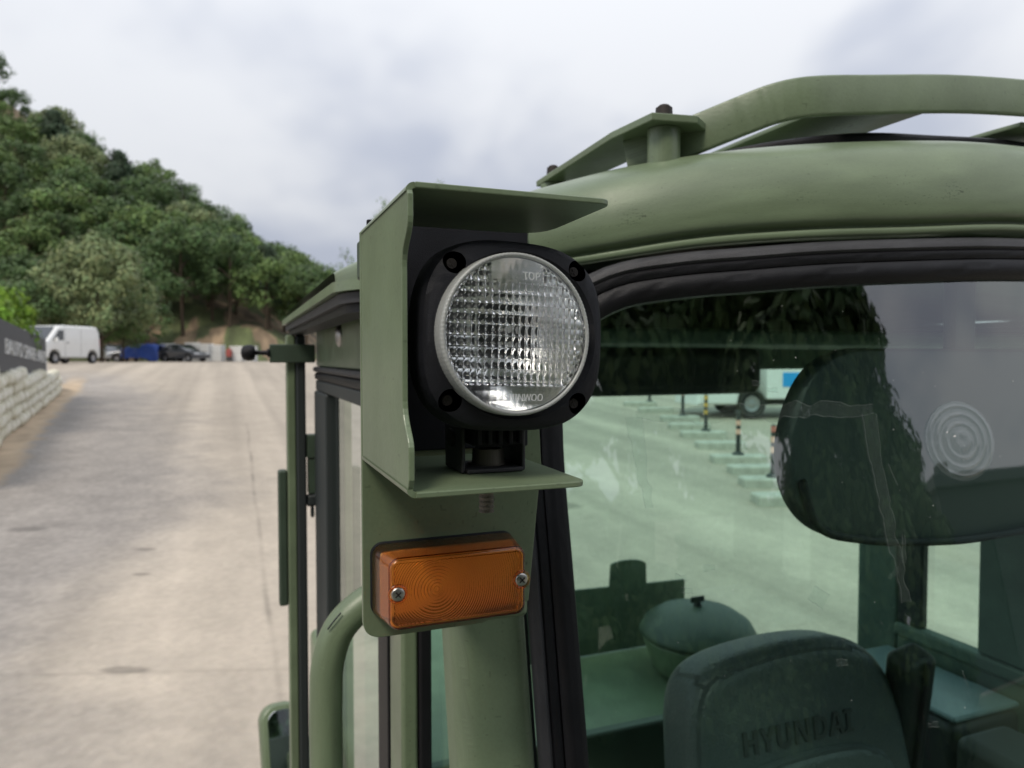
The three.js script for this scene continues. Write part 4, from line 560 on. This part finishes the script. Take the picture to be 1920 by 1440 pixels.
{ // engine cover behind the cab: box, tall plate, air pre-cleaner
  const hood = vp(vehicle, 'engine_cover', rbox(0.30, 1.96, -1.62, -1.17, 1.90, 3.2, 0.03, 3), M.paint);
  const pl = new THREE.Shape(); [[1.0, -1.165], [1.0, -0.895], [1.385, -0.905], [1.39, -0.82]].forEach(([x, y], i) => i ? pl.lineTo(x, y) : pl.moveTo(x, y)); pl.bezierCurveTo(1.40, -0.80, 1.54, -0.80, 1.55, -0.83); [[1.552, -0.91], [1.735, -0.914], [1.735, -1.165]].forEach(p => pl.lineTo(...p));
  for (const [x, y] of [[1.335, -0.955], [1.34, -1.04], [1.66, -0.95], [1.655, -1.04]]) { const h = new THREE.Path(); h.absarc(x, y, 0.012, 0, 6.283, true); pl.holes.push(h); }
  const g = new THREE.ExtrudeGeometry(pl, { depth: 0.01, bevelEnabled: false, curveSegments: 10 }); g.translate(0, EYE, -2.5); vp(hood, 'back_plate', boxUV(g), M.paintDark, 'dark green plate with bolt holes standing on the engine cover');
  const px = 1.59, pd = 2.2; vp(hood, 'precleaner_bowl', boxUV(new THREE.LatheGeometry([[0.001, -1.17], [0.12, -1.17], [0.165, -1.13], [0.20, -1.03], [0.205, -1.015], [0.001, -1.015]].map(([r, y]) => new THREE.Vector2(r, y)), 40).translate(px, EYE, -pd)), M.paint);
  vp(hood, 'precleaner_lid', boxUV(new THREE.LatheGeometry([[0.001, -1.014], [0.208, -1.014], [0.213, -1.005], [0.207, -0.995], [0.19, -0.965], [0.14, -0.932], [0.07, -0.915], [0.001, -0.912]].map(([r, y]) => new THREE.Vector2(r, y)), 48).translate(px, EYE, -pd)), M.paintDark, 'domed dark green lid of the air pre-cleaner');
  vp(hood, 'wing_nut', merge([new THREE.CylinderGeometry(0.012, 0.016, 0.02, 12).translate(px, EYE - 0.902, -pd), lbox(0.06, 0.022, 0.008, 0.004, px, EYE - 0.888, -pd)]), M.innerBlack);
  // carrier and wheels
  vp(vehicle, 'added_front_deck', rbox(-0.75, 1.9, -1.42, -1.25, -1.6, 0.38, 0.03), M.paintDark); vp(vehicle, 'front_axle_frame', rbox(0.5, 1.55, -1.95, -1.421, -1.4, 0.3, 0.03), M.paintDark);  // unseen dark deck, added to cut light bounced up from the ground
  vp(vehicle, 'chassis', rbox(0.25, 1.9, -1.85, -1.665, 0.5, 3.25, 0.03), M.paintDark);
  for (const [x, d] of [[0.5, 0.95], [1.75, 0.95], [0.5, 2.75], [1.75, 2.75], [0.3, -1.0], [1.75, -1.0]]) {
    const t = new THREE.LatheGeometry([[0.2, -0.15], [0.38, -0.15], [0.42, -0.1], [0.42, 0.1], [0.38, 0.15], [0.2, 0.15], [0.2, -0.15]].map(p => new THREE.Vector2(...p)), 36); t.rotateZ(Math.PI / 2); t.translate(x, 0.42, -d); const wl = vp(vehicle, 'wheel', t, M.tyre);
    const q = new THREE.LatheGeometry([[0.001, -0.1], [0.2, -0.12], [0.2, 0.12], [0.001, 0.1]].map(p => new THREE.Vector2(...p)), 30); q.rotateZ(Math.PI / 2); q.translate(x, 0.42, -d); vp(wl, 'rim', q, M.paintDark);
    vp(wl, 'axle_stub', rbox(Math.min(x, 1.03), Math.max(x, 1.03), -1.75, -1.68, d - 0.05, d + 0.05, 0.02), M.paintDark);
  }
}
// ---- lamp guard: bent channel on a plate
{
  const t = 0.004, X0 = 0.104, Y0 = -0.0905, Y1 = 0.1125, dF = 0.452, dB = 0.628;
  // side wall with stepped front edge (shape drawn in depth/height)
  const w = new THREE.Shape(); w.moveTo(-dB, Y0 + 0.004); w.lineTo(-dF - 0.004, Y0 + 0.004); w.lineTo(-dF + 0.000, Y0 + 0.012); w.lineTo(-dF, Y0 + 0.030); w.bezierCurveTo(-dF, Y0 + 0.042, -dF - 0.017, Y0 + 0.045, -dF - 0.018, Y0 + 0.062);
  w.lineTo(-dF - 0.018, Y1 - 0.052); w.bezierCurveTo(-dF - 0.018, Y1 - 0.036, -dF - 0.001, Y1 - 0.036, -dF, Y1 - 0.022); w.lineTo(-dF, Y1 - 0.008); w.lineTo(-dF - 0.003, Y1 - 0.004); w.lineTo(-dB, Y1 - 0.004); w.closePath();
  const wg = new THREE.ExtrudeGeometry(w, { depth: t - 0.0016, bevelEnabled: true, bevelThickness: 0.0008, bevelSize: 0.0008, bevelOffset: -0.0008, bevelSegments: 2, curveSegments: 10 }); wg.rotateY(-Math.PI / 2); // shape x -> z
  wg.scale(1, 1, 1); wg.translate(X0 + t, EYE, 0);
  const fl = (y, xr, dfr, db, cr) => { const f = new THREE.Shape(); f.moveTo(X0 + 0.006, -db); f.lineTo(xr - cr * 1.6, -db); f.bezierCurveTo(xr - cr * 0.3, -db, xr, -db + cr * 0.6, xr + 0.001, -db + cr * 1.6); f.lineTo(xr - 0.001, -dfr - 0.011); f.quadraticCurveTo(xr - 0.002, -dfr, xr - 0.012, -dfr); f.lineTo(X0 + 0.006, -dfr); f.closePath(); const g = new THREE.ExtrudeGeometry(f, { depth: t - 0.0016, bevelEnabled: true, bevelThickness: 0.0008, bevelSize: 0.0008, bevelOffset: -0.0008, bevelSegments: 2, curveSegments: 10 }); g.rotateX(Math.PI / 2); g.translate(0, EYE + y + t - 0.0008, 0); return g; };
  // note: after turning, shape y becomes world z
  const bend = (yc, sgn) => { const g = gridGeo(8, 24, (u, v) => { const a = Math.PI / 2 * u, d = lerp(dF + 0.002, dB, v), r = 0.006; return V(X0 + 0.006 - r * Math.cos(a), yc + sgn * r * Math.sin(a), d).toArray(); }); const h = gridGeo(8, 24, (u, v) => { const a = Math.PI / 2 * u, d = lerp(dF + 0.002, dB, v), r = 0.002; return V(X0 + 0.006 - r * Math.cos(a), yc + sgn * r * Math.sin(a), d).toArray(); }); const e = gridGeo(8, 1, (u, v) => { const a = Math.PI / 2 * u, r = v ? 0.006 : 0.002; return V(X0 + 0.006 - r * Math.cos(a), yc + sgn * r * Math.sin(a), dF + 0.002).toArray(); }); return merge([boxUV(g), boxUV(h), boxUV(e)]); };
  const guard = vp(vehicle, 'lamp_guard', merge([boxUV(wg), boxUV(fl(Y1 - t, 0.2535, dF, 0.585, 0.022)), boxUV(fl(Y0, 0.2345, dF, 0.622, 0.026)), bend(Y1 - 0.006, 1), bend(Y0 + 0.006, -1)]), M.paint, 'bent sheet metal guard round the work lamp');
  const pl = new THREE.Shape(); const pw = [[0.1045, 0.09], [0.1045, -0.235]]; pl.moveTo(0.122, 0.1245); pl.lineTo(0.1045, 0.109); pl.lineTo(0.1045, -0.232); pl.quadraticCurveTo(0.1055, -0.2465, 0.121, -0.2475); pl.lineTo(0.215, -0.2475); pl.lineTo(0.262, -0.232); pl.lineTo(0.275, -0.10); pl.lineTo(0.262, 0.1245); pl.closePath();
  const pg = new THREE.ExtrudeGeometry(pl, { depth: 0.004, bevelEnabled: true, bevelThickness: 0.0008, bevelSize: 0.0008, bevelOffset: -0.0008, bevelSegments: 2 }); pg.translate(0, EYE, -0.6345); vp(guard, 'mounting_plate', boxUV(pg), M.paint);
  vp(guard, 'shade_backing', rbox(0.109, 0.258, -0.082, 0.119, 0.622, 0.6262, 0.0015), M.plastic, 'black sheet added behind the lamp in place of deep shade');  // black colour stands in for the deep shade inside the guard
  vp(guard, 'bracket_arm', rbox(0.195, 0.265, -0.25, -0.20, 0.636, 0.80, 0.006), M.paint); vp(guard, 'bracket_arm', rbox(0.22, 0.265, 0.0, 0.09, 0.636, 0.84, 0.006), M.paint);
  vp(guard, 'rear_tab', rbox(0.106, 0.118, 0.07, 0.105, 0.6385, 0.66, 0.003), M.paintDark);
}
// ---- work lamp
const lampAt = V(0.1825, 0.0165, 0.463), lampQ = new THREE.Matrix4().makeRotationFromEuler(new THREE.Euler(-0.03, 0.055, -0.03, 'YXZ')).setPosition(lampAt);
const L = g => { const k = g.clone(); k.applyMatrix4(lampQ); return k; };
{
  const se = (a, r, n, sq = 1) => { const c = Math.cos(a), s = Math.sin(a), k = (Math.abs(c) ** n + Math.abs(s) ** n) ** (-1 / n); return [r * k * c, r * k * s * sq]; };
  const secs = [[0.0545, 2, -0.02], [0.0548, 2, 0.001], [0.0580, 2, 0.0035], [0.0592, 2.05, 0.0045], [0.0612, 2.3, 0.0042], [0.0638, 2.6, 0.0030], [0.0662, 2.85, 0.0002], [0.0674, 2.95, -0.0045], [0.0680, 3, -0.012], [0.0684, 3, -0.024], [0.0660, 2.9, -0.036], [0.058, 2.6, -0.052], [0.044, 2.3, -0.066], [0.028, 2.1, -0.074], [0.0004, 2, -0.0755]];
  const ZB = -0.012, XB = 0.0065, N = 120, pts = secs.map(([r, n, z]) => Array.from({ length: N + 1 }, (_, k) => { const p = se(k / N * 2 * Math.PI, r, n, 1.0); return [p[0] * 1.045 + XB, p[1], z + ZB]; }));
  const body = gridGeo(N, secs.length - 1, (u, v) => pts[Math.round(v * (secs.length - 1))][Math.round(u * N) % N]);
  const inner = gridGeo(N, 1, (u, v) => { const p = v ? se(Math.round(u * N) % N / N * 2 * Math.PI, 0.0545, 2, 1.0) : [0, 0]; return [p[0] * 1.045 + XB, p[1], -0.02 + ZB]; });
  let solid = mergeVertices(mergeGeometries([body, inner].map(g => { g.deleteAttribute('uv'); g.deleteAttribute('normal'); return g.toNonIndexed(); })), 1e-6); solid.computeVertexNormals(); boxUV(solid);
  let brush = new Brush(solid); const ev = new Evaluator(); ev.attributes = ['position', 'normal', 'uv'];
  const holes = [[47, 1], [135, 1], [223, 1], [315, 1]].map(([a]) => [Math.cos(a * Math.PI / 180) * 0.0685 + XB, Math.sin(a * Math.PI / 180) * 0.0675]);
  let ok = true;
  try { for (const [x, y] of holes) { const c = new Brush(boxUV(new THREE.CylinderGeometry(0.0084, 0.0076, 0.03, 28).rotateX(Math.PI / 2).translate(x, y, 0.0095 + ZB))); c.updateMatrixWorld(); brush.updateMatrixWorld(); brush = ev.evaluate(brush, c, SUBTRACTION); } } catch (e) { ok = false; console.log('csg', e.message); }
  const bg = brush.geometry; for (const a of Object.keys(bg.attributes)) if (!['position', 'normal', 'uv'].includes(a)) bg.deleteAttribute(a); bg.clearGroups();
  const lamp = vp(vehicle, 'work_lamp', L(boxUV(toCreasedNormals(bg.index ? bg : mergeVertices(bg), 0.55))), M.plastic, 'round work lamp in a black plastic housing');
  for (const [x, y] of holes) vp(lamp, 'screw', L(merge([new THREE.CylinderGeometry(0.0036, 0.0038, 0.003, 16).rotateX(Math.PI / 2).translate(x, y, -0.0038 + ZB), new THREE.BoxGeometry(0.005, 0.0012, 0.001).rotateZ(0.5).translate(x, y, -0.0021 + ZB), new THREE.BoxGeometry(0.005, 0.0012, 0.001).rotateZ(2.07).translate(x, y, -0.0021 + ZB)])), M.boltDark);
  // glass with moulded rows of small pillows on its inner face
  const R = 0.0525, n = 190, cellx = 0.0049, celly = 0.0073;
  const disc = (u, v) => { const a = 2 * u - 1, b = 2 * v - 1, m = Math.max(Math.abs(a), Math.abs(b)), l = Math.hypot(a, b) || 1; return [a * m / l * R, b * m / l * R]; };
  const dome = (x, y) => 0.0052 + 0.0035 * (1 - (x * x + y * y) / (R * R));
  const pillow = (x, y) => { const fx = ((x / cellx) % 1 + 1) % 1 - 0.5, fy = ((y / celly + 0.3) % 1 + 1) % 1 - 0.5; const flatTop = sstep(0.034, 0.037, y) * sstep(0.024, 0.018, Math.abs(x)), flatLow = sstep(-0.033, -0.036, y); const k = (1 - 0.85 * Math.max(flatTop, flatLow)); return k * 0.0011 * (1 - 4 * fx * fx) + k * 0.0018 * (1 - 4 * fy * fy); };
  const front = gridGeo(60, 60, (u, v) => { const [x, y] = disc(u, v); return [x, y, dome(x, y)]; });
  const back = flip(gridGeo(n, n, (u, v) => { const [x, y] = disc(u, v), e = sstep(R, R - 0.003, Math.hypot(x, y)); return [x, y, dome(x, y) - 0.0042 - pillow(x, y) * e]; }));
  const rimJoin = gridGeo(120, 1, (u, v) => { const a = u * 2 * Math.PI, x = R * Math.cos(a), y = R * Math.sin(a); return [x, y, v ? dome(x, y) : dome(x, y) - 0.0042]; });
  vp(lamp, 'lens', L(merge([front, back, rimJoin])), M.lensGlass, 'clear lens moulded with a grid of small pillows');
  // ribbed glass rim round the lens
  const rib = gridGeo(480, 10, (u, v) => { const a = u * 2 * Math.PI, s = [[0.0527, 0.0014], [0.0527, 0.0050], [0.0531, 0.0060], [0.0543, 0.0064], [0.0553, 0.0058], [0.0558, 0.0045], [0.0559, 0.002], [0.0562, -0.010], [0.0555, -0.012], [0.0527, -0.012], [0.0527, 0.0014]][Math.round(v * 10)]; const k = v > 0.15 && v < 0.75 ? 0.00012 * Math.cos(120 * a) : 0; return [(s[0] + k) * Math.cos(a), (s[0] + k) * Math.sin(a), s[1] + k]; });
  vp(lamp, 'lens_rim', L(flip(rib)), M.lensRim, 'pale ribbed glass rim');
  const refl = new THREE.LatheGeometry(Array.from({ length: 26 }, (_, i) => { const r = lerp(0.009, 0.0522, i / 25); return new THREE.Vector2(r, r * r / (4 * 0.0165) - 0.0405); }), 72); refl.rotateX(Math.PI / 2); vp(lamp, 'reflector', L(refl), M.chrome);
  vp(lamp, 'bulb_holder', L(new THREE.LatheGeometry([[0.0098, -0.045], [0.0098, -0.0385], [0.006, -0.0375], [0.0055, -0.031], [0.001, -0.031]].map(p => new THREE.Vector2(...p)), 24).rotateX(Math.PI / 2)), M.steel);
  vp(lamp, 'bulb', L(new THREE.LatheGeometry([[0.0035, -0.031], [0.0045, -0.027], [0.0045, -0.016], [0.0032, -0.0125], [0.001, -0.0115]].map(p => new THREE.Vector2(...p)), 20).rotateX(Math.PI / 2)), M.frost);
  const word = (s, size, x, y) => { const g = new TextGeometry(s, { font: fontSans, size, depth: 0.0008, curveSegments: 4 }); g.computeBoundingBox(); g.translate(-g.boundingBox.max.x / 2 + x, y, 0); const p = g.attributes.position; for (let i = 0; i < p.count; i++) p.setZ(i, p.getZ(i) + dome(p.getX(i), p.getY(i)) - 0.0002); return L(boxUV(g)); };
  vp(lamp, 'lettering', word('TOP', 0.0052, 0.0085, 0.0375), M.frost); vp(lamp, 'lettering', word('SHINWOO', 0.0046, 0.004, -0.0455), M.frost);
  // foot: U bracket, ribbed stem, bolt
  vp(lamp, 'stem', merge([rbox(0.166, 0.206, -0.066, -0.045, 0.505, 0.545, 0.004), ...[0, 1, 2, 3, 4].map(k => rbox(0.167 + k * 0.0082, 0.1705 + k * 0.0082, -0.064, -0.047, 0.499, 0.5055, 0.001))]), M.plastic);
  const fx0 = 0.1585, fx1 = 0.2105; vp(lamp, 'foot_bracket', merge([rbox(fx0, fx0 + 0.0035, -0.0862, -0.052, 0.512, 0.556, 0.0015), rbox(fx1 - 0.0035, fx1, -0.0862, -0.052, 0.512, 0.556, 0.0015), rbox(fx0 + 0.0035, fx1 - 0.0035, -0.0862, -0.0828, 0.508, 0.556, 0.0012)]), M.rubberGrey);
  vp(lamp, 'foot_bolt', boxUV(new THREE.CylinderGeometry(0.0122, 0.0128, 0.0115, 6).rotateY(0.25).toNonIndexed().translate(0.186, EYE - 0.0758, -0.530)), M.rust, 'rusty hexagon bolt'); vp(lamp, 'foot_bolt_washer', boxUV(new THREE.CylinderGeometry(0.0148, 0.0148, 0.0014, 28).translate(0.186, EYE - 0.0827 + 0.0006, -0.534)), M.rust);
  const th = new THREE.LatheGeometry(Array.from({ length: 33 }, (_, i) => new THREE.Vector2(0.0056 + (i % 4 < 2 ? 0.0006 : -0.0002), -0.121 + i * 0.00093)).concat([new THREE.Vector2(0.001, -0.0909)]), 22); const cap = [new THREE.Vector2(0.0005, -0.1072)]; vp(lamp, 'bolt_thread', merge([th.translate(0.186, EYE, -0.534), new THREE.CircleGeometry(0.0055, 20).rotateX(Math.PI / 2).translate(0.186, EYE - 0.121, -0.534)]), M.rust);
  vp(lamp, 'pivot_bolt', merge([new THREE.CylinderGeometry(0.0075, 0.0075, 0.006, 6).rotateZ(Math.PI / 2).translate(0.159, EYE - 0.061, -0.534), new THREE.CylinderGeometry(0.004, 0.004, 0.056, 12).rotateZ(Math.PI / 2).translate(0.186, EYE - 0.061, -0.534)]), M.boltDark);
}
// ---- amber indicator
{
  const at = new THREE.Matrix4().makeTranslation(0.1782, EYE - 0.1948, -0.6265), A = g => { const k = g.clone(); k.applyMatrix4(at); return k; };
  const Wd = 0.133, H = 0.0645, D = 0.0455;
  const shell = (w, h, D, r, rr, ridge, nx, ny) => (u, v) => { // front face of a rounded tray
    let x = (2 * u - 1) * w / 2, y = (2 * v - 1) * h / 2; const cx = w / 2 - r, cy = h / 2 - r, ax = Math.abs(x), ay = Math.abs(y);
    if (ax > cx && ay > cy) { const p = ax - cx, q = ay - cy, m = Math.max(p, q), l = Math.hypot(p, q) || 1; x = Math.sign(x) * (cx + p * m / l); y = Math.sign(y) * (cy + q * m / l); }
    const px = Math.abs(x) - cx, py = Math.abs(y) - cy, sd = px > 0 && py > 0 ? r - Math.hypot(px, py) : Math.min(w / 2 - Math.abs(x), h / 2 - Math.abs(y)), e = clamp(sd, 0, rr);
    return [x, y, D - rr + Math.sqrt(Math.max(0, rr * rr - (rr - e) ** 2)) - (ridge && sd > 0.0025 ? ridge(x, y) : 0)];
  };
  const ringC = [-0.020, 0.001], saw = t => { const f = t - Math.floor(t); return f < 0.8 ? f / 0.8 : (1 - f) / 0.2; };
  const ridge = (x, y) => { const r = Math.hypot(x - ringC[0], y - ringC[1]); return r < 0.0225 ? 0.0002 + 0.0009 * saw(r / 0.0028) : 0.0008 * saw(r / 0.0020) + 0.0002; };
  const draft = 0.006, w1 = Wd - 2 * draft, h1 = H - 2 * 0.002, t = 0.0022;
  const make = (w, h, r, D, rr, rdg, nx, ny, wb, hb, inward) => { // face plus walls down to the base
    const f = shell(w, h, D, r, rr, rdg), face = gridGeo(nx, ny, f), ring = [];
    for (let i = 0; i < nx; i++) ring.push(f(i / nx, 0)); for (let j = 0; j < ny; j++) ring.push(f(1, j / ny)); for (let i = nx; i > 0; i--) ring.push(f(i / nx, 1)); for (let j = ny; j > 0; j--) ring.push(f(0, j / ny)); ring.push(ring[0]);
    const n = ring.length - 1, wall = gridGeo(n, 8, (u, v) => { const p = ring[Math.round(u * n)]; const k = v; return [p[0] * lerp(wb / w, 1, k), p[1] * lerp(hb / h, 1, k), p[2] * k]; });
    const foot = ring.map(p => [p[0] * wb / w, p[1] * hb / h, 0]); if (inward) { flip(face); flip(wall); } return { geos: [face, wall], foot };
  };
  const o = make(w1, h1, 0.009, D, 0.004, null, 130, 66, Wd, H, false), i = make(w1 - 2 * t, h1 - 2 * t, 0.007, D - t, 0.002, ridge, 260, 132, Wd - 2 * t, H - 2 * t, true);
  const nf = 392; const at2 = (list, u) => { const k = u * (list.length - 1), a = Math.floor(k), b = Math.min(a + 1, list.length - 1); return list[a].map((q, m) => lerp(q, list[b][m], k - a)); };
  const bridge = gridGeo(nf, 1, (u, v) => v ? at2(i.foot, u) : at2(o.foot, u));
  const base = vp(vehicle, 'indicator_lamp', A((() => { const s = new THREE.Shape(roundRectPts(0.1345, 0.066, 0.011, 6).map(p => new THREE.Vector2(...p))); const g = new THREE.ExtrudeGeometry(s, { depth: 0.004, bevelEnabled: true, bevelThickness: 0.001, bevelSize: 0.001, bevelSegments: 2, bevelOffset: -0.001 }); g.translate(0, 0, -0.004); return boxUV(g); })()), M.plastic, 'amber indicator lamp under the work lamp');
  vp(base, 'lens', A(merge([...o.geos, ...i.geos, bridge]).translate(0, 0, 0.0016)), M.orange, 'amber plastic lens with moulded rings');
  vp(base, 'reflector', A(rbox(0, 0.122, 0, 0.055, 0, 0.004, 0.001).translate(-0.061, -EYE - 0.0275, 0.020)), M.white);
  vp(base, 'bulb', A(merge([new THREE.SphereGeometry(0.007, 20, 14).translate(-0.021, 0, 0.031), new THREE.CylinderGeometry(0.006, 0.007, 0.012, 18).rotateX(Math.PI / 2).translate(-0.021, 0, 0.010)])), M.frost);
  for (const [x, y] of [[-0.0535, 0.001], [0.056, 0.001]]) {
    const z = D + 0.0016, zz = x < 0 ? z : z; const head = new THREE.LatheGeometry([[0.0058, 0], [0.0058, 0.0008], [0.0045, 0.0018], [0.001, 0.0022]].map(p => new THREE.Vector2(...p)), 20).rotateX(Math.PI / 2).translate(x, y, zz);
    vp(base, 'screw', A(head), M.steel); vp(base, 'screw_slot', A(merge([new THREE.BoxGeometry(0.0062, 0.0013, 0.001).rotateZ(0.7).translate(x, y, zz + 0.0019), new THREE.BoxGeometry(0.0062, 0.0013, 0.001).rotateZ(2.27).translate(x, y, zz + 0.0019)])), M.boltDark);
    vp(base, 'screw_ring', A(new THREE.TorusGeometry(0.0072, 0.0011, 10, 28).translate(x, y, zz - 0.0002)), M.orange);
  }
}
// ---- marks on the windscreen
{
  const r = rng(404);
  const strip = (pts, w0, rag = 0.15, name = 'tape_residue') => { // ragged tape remains lying on the glass
    const c = new THREE.CatmullRomCurve3(pts.map(([x, y]) => new THREE.Vector3(x, y, 0))), n = Math.max(10, Math.round(c.getLength() / 0.0025)), P = c.getSpacedPoints(n);
    const sd = r() * 90, rg = (i, k) => rag * clamp(2.2 * (fbm(i * 0.16 + sd, k * 9 + 3, 1, 3) - 0.36), 0, 1);
    const ed = P.map((p, i) => { const t = P[Math.min(i + 1, n)].clone().sub(P[Math.max(i - 1, 0)]).normalize(), w = typeof w0 === 'function' ? w0(i / n) : w0; return [p.x - t.y * w * (0.5 - rg(i, 0)), p.y + t.x * w * (0.5 - rg(i, 0)), p.x + t.y * w * (0.5 - rg(i, 1)), p.y - t.x * w * (0.5 - rg(i, 1))]; });
    vp(windscreen, name, gridGeo(n, 3, (u, v) => { const e = ed[Math.round(u * n)]; return onGlass(lerp(e[0], e[2], v), lerp(e[1], e[3], v), 0.0009).toArray(); }), M.residue);
    for (const s of [0, 2]) vp(windscreen, 'residue_edge', gridGeo(n, 1, (u, v) => { const i = Math.round(u * n), e = ed[i]; const q = (v ? 1 : -1) * 0.00018; return onGlass(e[s] + q, e[s + 1] + q, 0.0013).toArray(); }), M.residueEdge);
  };
  strip([[0.434, -0.068], [0.436, -0.12], [0.441, -0.17]], t => 0.018 - 0.006 * t, 0.3);
  strip([[0.436, -0.066], [0.50, -0.066], [0.56, -0.063], [0.63, -0.060], [0.70, -0.061]], t => 0.012 + 0.012 * Math.sin(t * 3), 0.3);
  strip([[0.694, -0.065], [0.694, -0.13], [0.70, -0.20], [0.705, -0.275]], t => 0.017 - 0.004 * t, 0.3);
  strip([[0.60, -0.262], [0.615, -0.272]], 0.018, 0.4);
  for (let k = 0; k < 2; k++) strip([[0.665 + r() * 0.05, -0.2 - r() * 0.08], [0.668 + r() * 0.05, -0.21 - r() * 0.08]], 0.004 + r() * 0.006, 0.45);
  for (const [x, y] of [[0.618, -0.335], [0.71, -0.405], [0.46, -0.245], [0.465, -0.26], [0.49, -0.235], [0.565, -0.03], [0.58, -0.035]]) strip([[x, y], [x + 0.012, y + 0.003 * (r() - 0.5)]], 0.008, 0.45);
  // dust specks
  const one = new THREE.CircleGeometry(0.0005, 6), N = 380, inst = new THREE.InstancedMesh(one, new THREE.MeshStandardMaterial({ color: lin(0.55, 0.57, 0.55), roughness: 0.9, side: THREE.DoubleSide }), N); inst.name = 'dust_specks'; inst.userData.kind = 'stuff';
  const m4 = new THREE.Matrix4(), q = new THREE.Quaternion(), z = new THREE.Vector3(0, 0, 1);
  for (let k = 0; k < N; k++) { const X = lerp(0.37, 1.25, r()), Y = lerp(-0.6, 0.075, r()), s = 0.2 + 0.9 * r() ** 5; q.setFromUnitVectors(z, glassN(X)); m4.compose(onGlass(X, Y, 0.0012).sub(P0), q, new THREE.Vector3(s, s * (0.5 + r()), s)); inst.setMatrixAt(k, m4); }
  inst.castShadow = true; windscreen.add(inst);
  // scratches
  for (let k = 0; k < 7; k++) { const X = lerp(0.5, 1.1, r()), Y = lerp(-0.5, 0.05, r()), a = -0.9 + 0.5 * r() - (k % 3 ? 0.5 : 0), l = 0.01 + 0.02 * r(); vp(windscreen, 'scratch', gridGeo(6, 1, (u, v) => onGlass(X + Math.cos(a) * l * u + v * 0.00035, Y + Math.sin(a) * l * u + v * 0.00025, 0.001).toArray()), M.residueEdge); }
  // clear suction disc
  const X = 0.805, Y = -0.098, prof = [[0.0005, 0.004], [0.010, 0.0042], [0.012, 0.003], [0.018, 0.0024], [0.0205, 0.0036], [0.023, 0.0022], [0.029, 0.0018], [0.0315, 0.003], [0.034, 0.0016], [0.039, 0.0012], [0.0415, 0.0022], [0.044, 0.001], [0.047, 0.0008]];
  const g = new THREE.LatheGeometry(new THREE.CatmullRomCurve3(prof.map(p => new THREE.Vector3(p[0], p[1], 0))).getPoints(90).map(p => new THREE.Vector2(p.x, p.y)), 64); g.rotateX(Math.PI / 2); const mm = new THREE.Matrix4().makeRotationFromQuaternion(new THREE.Quaternion().setFromUnitVectors(z, glassN(X))).setPosition(onGlass(X, Y, 0.0004)); g.applyMatrix4(mm);
  vp(windscreen, 'suction_disc', g, M.cup, 'clear plastic suction disc with rings');
}

renderer.render(scene, camera);
